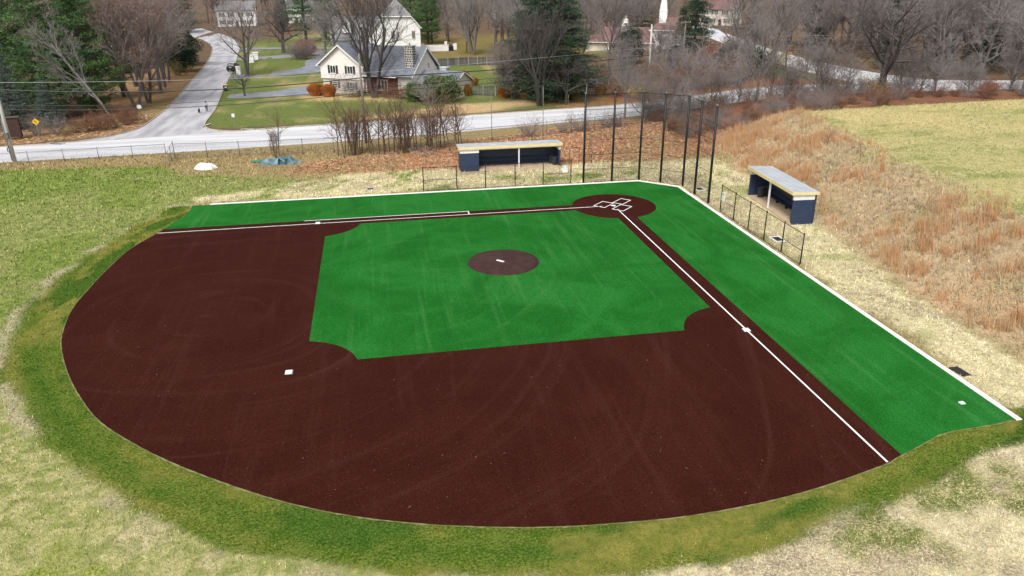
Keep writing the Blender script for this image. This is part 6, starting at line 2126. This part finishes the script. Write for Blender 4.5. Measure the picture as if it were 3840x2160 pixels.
for lab, x, y in (('yellow autumn shrub on the mown wedge by the junction', -63.2, -86.5), ('bright yellow small tree at the foot of the big oak', -56.8, -45.0), ('yellow shrub beside the thicket bank', -59.0, -83.0), ('yellow green shrub low in the thicket by the road kerb', -23.5, -58.2)):
    plant('yellow', lab, x, y, 2.4)
# brush on the near side of the road, right of the backstop
BR = [(rng.uniform(-50, -17.5), rng.uniform(-44.5, -27)) for _ in range(85)]
k = 0
for x, y in BR:
    if y > -30 and x < -30:
        continue
    i = k % 3
    plant(('brush_b', 'brush_a', 'russet')[i], ('brown leaved shrub on the near road bank', 'mauve bare shrub on the near road bank', 'low russet shrub on the near road bank')[i], x, y, (2.1, 2.6, 1.5)[i] * rng.uniform(.55, 1.05), group=('brown bank shrubs', 'mauve bank shrubs', 'russet bank shrubs')[i])
    k += 1
for x in (-50, -53, -56, -59, -62, -65, -68, -71, -74, -77, -80, -83, -86, -90):
    plant('russet', 'low russet shrub along the fence strip behind the hilltop field', x, rng.uniform(-44, -36), rng.uniform(1.2, 2.2), group='russet strip shrubs')
    plant('brush_a', 'mauve bare shrub along the fence strip behind the hilltop field', x + 2, rng.uniform(-44.5, -37), rng.uniform(1.6, 3.2), group='mauve strip shrubs')
# right hand trees along the road
for lab, kk, x, y, h in (('brown tangled small tree behind the net at the backstop corner', 'tangle_b', -17.5, -40.5, 7.5), ('grey tangled small tree behind the last backstop posts', 'tangle', -21.5, -37.0, 6.5), ('tangled bare tree on the road bank right of the net', 'tangle_b', -29.5, -44.0, 7.0), ('spindly tangled tree on the road bank before the thicket', 'tangle', -34.0, -44.6, 6.5),
                         ('tangled bare tree between straight roadside tree and oak', 'tangle_b', -42.0, -45.0, 7.0), ('tangled bare tree beside the oak trunk', 'tangle', -52.0, -44.6, 6.5), ('tangled bare tree right of the oak', 'tangle_b', -64.5, -43.5, 6.0), ('low tangled tree at the right end of the fence strip', 'tangle', -72.0, -42.0, 6.5), ('broad tangled tree screening the junction left of the oak', 'tangle_b', -48.5, -44.8, 9.5), ('tall tangled tree screening the junction right of the oak', 'tangle', -67.5, -44.0, 9.5), ('tangled tree between oak and fence strip end', 'tangle_b', -61.5, -44.4, 8.5), ('outermost tangled tree on the fence strip', 'tangle', -80.0, -42.5, 9.5), ('tangled tree beyond the strip end by the wood', 'tangle_b', -88.0, -42.0, 9.0), ('bushy tangled tree opposite the mown wedge', 'tangle', -39.5, -45.2, 8.0), ('thin sapling standing in the bank grass', 'sapling_0', -25.5, -6.5, 2.6), ('second thin sapling standing in the bank grass', 'sapling_1', -24.4, 1.0, 2.4)):
    plant(kk, lab, x, y, h)
for i in range(26):
    plant('brush_b' if i % 2 else 'brush_c', ('tall leafless grey shrub edging the near road bank', 'brown leafy shrub edging the near road bank')[i % 2], -19 - i * 1.75 + rng.uniform(-.8, .8), rng.uniform(-46, -43.6), (3.0, 2.2)[i % 2] * rng.uniform(.8, 1.25), group=('grey edging shrubs', 'brown edging shrubs')[i % 2])
for i, (lab, kk, x, y, h) in enumerate((('twiggy bare tree on the near road bank left of the oak', 'tangle', -46.5, -43.5, 8), ('mauve twiggy tree on the near road bank behind the last backstop post', 'tangle_b', -22, -43.8, 7), ('twiggy bare tree in the thicket before the tan house', 'tangle', -31.5, -66.5, 9.5), ('mauve twiggy tree at the thicket edge below the spruce', 'tangle_b', -43.5, -67, 9),
        ('grey twiggy tree in the thicket left of the pale pole', 'tangle', -24.5, -72.5, 9), ('twiggy bare tree close to the clipped evergreen', 'tangle_b', -36.5, -86, 11), ('twiggy tree behind the boarded fence', 'tangle', -29, -88, 11), ('twiggy tree by the yellow shrub of the wedge', 'tangle_b', -52.5, -80, 11), ('grey twiggy tree at the wedge tip by the junction', 'tangle', -55.5, -62.5, 8.5))):
    plant(kk, lab, x, y, h)
plant('tall_b', 'bare roadside tree with a straight trunk right of the thicket', -37.3, -46.0 + .6, 13, 1.2)
plant('tall_a', 'bare tree across the road beside the mown wedge', -50, -66, 16, 2.6)
plant('tall_c', 'leaning bare tree behind the yellow shrub by the junction', -54.5, -72, 16, .8)
plant('tall_b', 'tall bare tree between thicket and junction road', -48.5, -76, 17, 4.2)
plant('tall_a', 'bare tree at the far side of the junction road', -58, -88, 17, 3.6)
plant('tall_c', 'slim bare tree on the mown wedge by the junction', -58.6, -75, 14, 5.6)
plant('spread', 'big spreading dark oak beside the road at the hilltop field', -57.8, -44.0, 15.5, 2.6)
# woods: right, back and left
W = []
wr = random.Random(77)
for i in range(105):
    W.append((wr.uniform(-150, -68), wr.uniform(-128, -58.5)))
for i in range(20):
    W.append((wr.uniform(-140, -66), wr.uniform(-40, -36.5) if i % 2 else wr.uniform(-66, -58)))
wpick = []
for x, y in W:
    if poly_sd(np.array([x]), np.array([y]), FAR_POLY)[0] > -1.5 or poly_sd(np.array([x]), np.array([y]), ROAD_POLY)[0] > -.5 or (x > -70 and y > -60):
        continue
    wpick.append((x, y))
for i, (x, y) in enumerate(wpick):
    kk = i % 3
    hh_ = wr.uniform(13, 21)
    wd_ = ('low ' if hh_ < 15 else ('towering ' if hh_ > 18.5 else 'medium tall ')) + ('roadside ' if y > -70 else 'deep set ')
    plant(('tall_a', 'tall_b', 'tall_c')[kk] if i % 4 else 'tangle', wd_ + ('mauve bare tree in the wood right of the junction', 'grey bare tree in the wood right of the junction', 'slim mauve bare tree in the wood right of the junction')[kk], x, y, hh_, group=wd_ + ('mauve trees of the right wood', 'grey trees of the right wood', 'slim trees of the right wood')[kk])
for i, (x, y) in enumerate([(-80, -74), (-95, -66), (-104, -90), (-86, -110), (-118, -72)]):
    plant('hemlock' if i % 2 else 'dark', 'dark evergreen showing through the bare wood right of the junction', x, y, wr.uniform(10, 16), group='evergreens in the right wood')
for i in range(60):
    x, y = wr.uniform(-150, -77), wr.uniform(-74, -56.5)
    plant('brush_c' if i % 2 else 'brush_a', 'bare undergrowth shrub at the edge of the right wood', x, y, wr.uniform(1.6, 3.4), group='undergrowth of the right wood')
bk = []
for i in range(170):
    x, y = wr.uniform(-150, 150), wr.uniform(-330, -172)
    bk.append((x, y))
n_b = 0
for x, y in bk:
    if (26 < x < 62 and y > -235) or (-2 < x < 24 and y > -172) or poly_sd(np.array([x]), np.array([y]), SIDE_POLY)[0] > -4 or poly_sd(np.array([x]), np.array([y]), FAR_POLY)[0] > -2:
        continue
    kk = n_b % 3
    plant(('tall_a', 'tall_b', 'tall_c')[kk], ('mauve bare tree in the far wood behind the houses', 'grey bare tree in the far wood behind the houses', 'slim bare tree in the far wood behind the houses')[kk], x, y, wr.uniform(14, 21), group=('mauve trees of the far wood', 'grey trees of the far wood', 'slim trees of the far wood')[kk])
    n_b += 1
for i in range(40):
    x, y = wr.uniform(-62, 24), wr.uniform(-172, -146)
    if -4 < x < 28:
        x = wr.uniform(-62, -14)
    kk = i % 2
    plant(('tall_a', 'tall_b')[kk], ('mauve bare tree behind the garden lawn', 'grey bare tree behind the garden lawn')[kk], x, y, wr.uniform(12, 17), group=('mauve garden trees', 'grey garden trees')[kk])
for i in range(16):
    x, y = wr.uniform(74, 118), wr.uniform(-170, -72)
    plant('tall_a' if i % 2 else 'leafy', ('brown leaved tree in the wood behind the pines', 'mauve bare tree in the wood behind the pines')[i % 2], x, y, wr.uniform(15, 20), group=('brown leaved trees behind the pines', 'mauve trees behind the pines')[i % 2])
for i, (lab, x, y, h) in enumerate((('dark evergreen left of the far white houses', 88, -240, 18), ('dark evergreen right of the far white houses', 36, -248, 17), ('dark evergreen above the red roofs', -62, -170, 14))):
    plant('hemlock', lab, x, y, h)

# roadside saplings on the field side
sr = random.Random(9)
SAP = []
for i in range(36):
    t_ = i / 35
    x = 26.5 - 15.5 * t_ + sr.uniform(-.5, .5)
    y = -26.6 - 1.6 * t_ + sr.uniform(-1.2, 1.2)
    SAP.append((x, y))
for i, (x, y) in enumerate(SAP):
    hh_ = sr.uniform(5.5, 9.0)
    wd_ = 'short' if hh_ < 6.6 else ('tall' if hh_ > 7.9 else 'mid height')
    plant('sapling_%d' % (i % 3), wd_ + ' slender brown sapling in the bare row above the leaf litter', x, y, hh_, group=wd_ + ' saplings above the leaf litter')
plant('clump', 'dense many stemmed sapling clump in the middle of the bare row', 18.3, -27.2, 7.4, .3)
plant('clump', 'thinner sapling clump at the left end of the bare row', 24.6, -27.0, 7.2, 2.3, sx=.8)
plant('clump', 'sapling clump right of the dense middle clump', 15.2, -27.8, 6.6, 1.1, sx=.7)
plant('sapling_0', 'lone thin sapling behind the blue tarp', 33.4, -27.0, 7.0, .3)
plant('clump', 'low twiggy sapling clump behind the blue tarp', 33.8, -27.2, 4.6, 1.3, sx=.6)
for i, (x, y) in enumerate(((-3.6, -34.9), (-6.2, -35.6), (-10.5, -37.2), (-12.2, -37.8), (1.5, -33.2))):
    plant('brush_a', 'dark vine tangle climbing the roadside fence', x, y, sr.uniform(1.8, 2.6), group='vine tangles on the fence')

# ------------------------------------------------------------------ dry grasses on the bank
def grass_field(name, label, m, n, pick, hmin, hmax, w, blades, seed, lean=.35):
    g = np.random.default_rng(seed)
    x = g.uniform(-62, -10, n)
    y = g.uniform(-36, 46, n)
    keep = g.random(n) < pick(x, y)
    x, y = x[keep], y[keep]
    z = terrain(x, y)
    k = len(x)
    bx = np.repeat(x, blades) + g.normal(0, .10, k * blades)
    by = np.repeat(y, blades) + g.normal(0, .10, k * blades)
    bz = np.repeat(z, blades) - .03
    hh = np.repeat(g.uniform(hmin, hmax, k), blades) * g.uniform(.6, 1.1, k * blades)
    a = g.uniform(0, 6.283, k * blades)
    ln_ = hh * lean * g.uniform(.2, 1.2, k * blades)
    dx, dy = np.cos(a) * ln_ + .12 * hh, np.sin(a) * ln_
    sx, sy = -np.sin(a) * w, np.cos(a) * w
    V = np.stack([np.c_[bx - sx, by - sy, bz], np.c_[bx + sx, by + sy, bz], np.c_[bx + dx, by + dy, bz + hh]], 1).reshape(-1, 3)
    o = link(name, np_mesh(name, V, np.arange(len(V)).reshape(-1, 3), m))
    return tag(o, label, 'grass', kind='stuff')


def bank_mask(x, y):
    hx_ = hill_base(y) - x
    w2 = np.interp(y, [-30, -10, 5, 20, 60], [13, 11.8, 10.6, 10.8, 12])
    return sstep(.2, 1.6, hx_) * (1 - sstep(w2 - 1.6, w2 + 1.2, hx_)) * sstep(-31, -24, y)


inside_dug = lambda x, y: ~((x > -17.0) & (x < -13.0) & (y > -1.6) & (y < 9.4))
M_tang = mat('tan_grass', (.56, .43, .265), (.44, .325, .19), .5, .9, coord='World')
M_brs = mat('broomsedge', (.55, .285, .13), (.54, .36, .20), .7, .9, coord='World')
M_greyg = mat('grey_dead_grass', (.44, .37, .27), (.32, .27, .19), .6, .9, coord='World')
grass_field('bank_grass', 'matted tan dead grass covering the bank', M_tang, 60000, lambda x, y: bank_mask(x, y) * inside_dug(x, y) * .8, .2, .6, .022, 5, 1, .8)
grass_field('bank_grass', 'greyish dead weeds among the bank grass', M_greyg, 30000, lambda x, y: bank_mask(x, y) * inside_dug(x, y) * sstep(.45, .6, fbm(x, y, 3, 12)), .2, .5, .025, 5, 2, .9)
grass_field('broomsedge', 'orange tufts of upright broomsedge on the bank', M_brs, 42000, lambda x, y: bank_mask(x, y) * inside_dug(x, y) * sstep(.50, .60, fbm(x, y, 4.0, 21) * .5 + fbm(x, y, 1.4, 22) * .5), .6, 1.55, .022, 8, 3, .28)
grass_field('broomsedge', 'orange broomsedge fringe at the road end of the leaf bank', M_brs, 9000, lambda x, y: sstep(-33, -26, y) * (1 - sstep(-20.5, -19.5, y)) * (x < -11) * 1.0 * (x > -24) * sstep(.5, .6, fbm(x, y, 3, 23)), .5, .9, .022, 6, 4, .25)


# ------------------------------------------------------------------ standing blades, straws and fallen leaves over the near ground
def cover(seed, n, xr, yr, pick, wk, hk, lean, name, label, flat=False, jit=(.5, 1.6), palette=None):
    g = np.random.default_rng(seed)
    x, y = g.uniform(*xr, n), g.uniform(*yr, n)
    d = np.sqrt((x - 21.56) ** 2 + (y - 65.84) ** 2 + 424)
    k = g.random(n) < np.clip((34 / d) ** 2, 0, 1)
    x, y, d = x[k], y[k], d[k]
    m = (poly_sd(x, y, TURF) < -.04) & (poly_sd(x, y, ROAD_POLY) < -.1)
    m &= ~((x > 1.2) & (x < 12.9) & (y > -18.9) & (y < -15.8)) & ~((x > -16.2) & (x < -13.2) & (y > -.8) & (y < 8.8))
    m &= ~((y < -7.9) & (y > -8.44) & (x < 38.2) & (x > -5.6)) & ~((x > -8.75) & (x < -8.3) & (y > -5.4) & (y < 39.3))
    for dx_, dy_, w_d, l_d in ((22.7, -10.7, .5, .5), (-10.3, -3.9, .5, .65), (-10.35, 11.95, .5, .7), (-9.16, 34.38, .32, .55)):
        m &= ~((np.abs(x - dx_) < w_d) & (np.abs(y - dy_) < l_d))
    m &= g.random(len(x)) < pick(x, y) * np.where((poly_sd(x, y, sod_poly) > .1) & (not flat), .55, 1.0)
    x, y, d = x[m], y[m], d[m]
    ix = np.clip(np.searchsorted(gx, x + g.normal(0, .2, len(x))), 0, len(gx) - 1)
    iy = np.clip(np.searchsorted(gy, y + g.normal(0, .2, len(x))), 0, len(gy) - 1)
    j = iy * len(gx) + ix
    c = np.where((g.random(len(x)) < np.clip(bi[j], .2, .8))[:, None], ca[j], cb[j]) if palette is None else np.array(palette)[g.integers(0, len(palette), len(x))]
    c = c * (g.uniform(jit[0], jit[1], len(x)) * (.55 + .9 * vnoise(x * 3.2, y * 3.2, 9)))[:, None]
    s = d / 34
    z = Z[j]
    a = g.uniform(0, 6.283, len(x))
    h = hk * s * g.uniform(.5, 1.4, len(x))
    w = wk * s * g.uniform(.7, 1.3, len(x))
    if flat:
        b2 = a + 1.5708
        t1, t2 = g.uniform(-.3, .3, len(x)) * w, g.uniform(-.3, .3, len(x)) * w
        V = np.stack([np.c_[x - np.cos(a) * h, y - np.sin(a) * h, z + .02 + t1], np.c_[x + np.cos(b2) * w, y + np.sin(b2) * w, z + .03 + t2],
                      np.c_[x + np.cos(a) * h, y + np.sin(a) * h, z + .02 - t1 + .02], np.c_[x - np.cos(b2) * w, y - np.sin(b2) * w, z + .02 - t2 + .01]], 1).reshape(-1, 3)
        q = 4
    else:
        ll = h * lean * g.uniform(.2, 1.3, len(x))
        V = np.stack([np.c_[x + np.sin(a) * w, y - np.cos(a) * w, z - .01], np.c_[x - np.sin(a) * w, y + np.cos(a) * w, z - .01], np.c_[x + np.cos(a) * ll, y + np.sin(a) * ll, z + h]], 1).reshape(-1, 3)
        q = 3
    me_ = np_mesh(name, V, np.arange(len(V)).reshape(-1, q), M_blade)
    at_ = me_.attributes.new('col_a', 'FLOAT_COLOR', 'POINT')
    at_.data.foreach_set('color', np.repeat(np.c_[c, np.ones(len(c))], q, 0).astype(np.float32).ravel())
    return tag(link(name, me_), label, 'ground cover', kind='stuff')


M_blade, _nt, _bs, _o = new_mat('blades_by_ground')
_nt.links.new(N(_nt, 'ShaderNodeAttribute', attribute_name='col_a').outputs['Color'], _bs.inputs['Base Color'])
_bs.inputs['Roughness'].default_value = .9
_bs.inputs['Specular IOR Level'].default_value = .0
cover(1, 1500000, (-75, 78), (-33, 50), lambda x, y: np.where(x < hill_base(y) - 7, 0.0, 1.0), .015, .082, 1.0, 'grass_blades', 'short mown grass blades around the turf')
cover(5, 500000, (-75, -20), (-26, 44), lambda x, y: np.where(x < hill_base(y) - 9, .9, 0.0), .012, .05, 1.0, 'grass_blades', 'short dry grass on the hilltop field', False, (.75, 1.25))
cover(2, 700000, (-20, 42), (-18, 50), lambda x, y: (poly_sd(x, y, [(21, 44.8), (9, 45.6), (3, 44), (-3.4, 41.6), (-8.6, 40), (-8.9, -5), (-5.4, -8.6), (40, -8.7), (30, -14.5), (18, -17.5), (-9, -16.5), (-17, -16), (-16.5, 0), (-15, 11), (-13.4, 26), (-30, 42), (-20, 60), (22, 60)]) > 0) * .8, .008, .085, 1.0, 'straw', 'loose straw lying around the turf edges', True, (.6, 1.35))

def near_lit(x, y):
    return sstep(-.8, .8, poly_sd(x, y, [(32, -19.5), (22, -18), (14, -17.6), (11.5, -18.9), (1, -18.9), (-3, -17.4), (-10, -17), (-19, -19), (-24, -34), (-16, -43.5), (-8, -40), (4, -35), (12, -31), (20, -27.5), (30, -24)]))


cover(3, 420000, (-26, 34), (-45, -15), near_lit, .030, .055, 0, 'fallen_leaves', 'orange and tan fallen leaves behind the long dugout', True, (.7, 1.3),
      [(.40, .17, .085), (.46, .25, .14), (.33, .135, .07), (.56, .40, .26), (.30, .17, .10), (.40, .31, .18)])
cover(4, 160000, (30, 80), (-64, -41), lambda x, y: (poly_sd(x, y, SIDE_POLY) < -.2) * (poly_sd(x, y, [(80, -41), (70, -42), (59, -46), (55.2, -52), (55.2, -64), (62, -64), (66, -56), (80, -50)]) > 0), .030, .055, 0, 'fallen_leaves', 'fallen leaves on the wooded verge of the side road', True, (.7, 1.3),
      [(.36, .19, .10), (.44, .28, .16), (.28, .14, .08), (.50, .36, .22)])
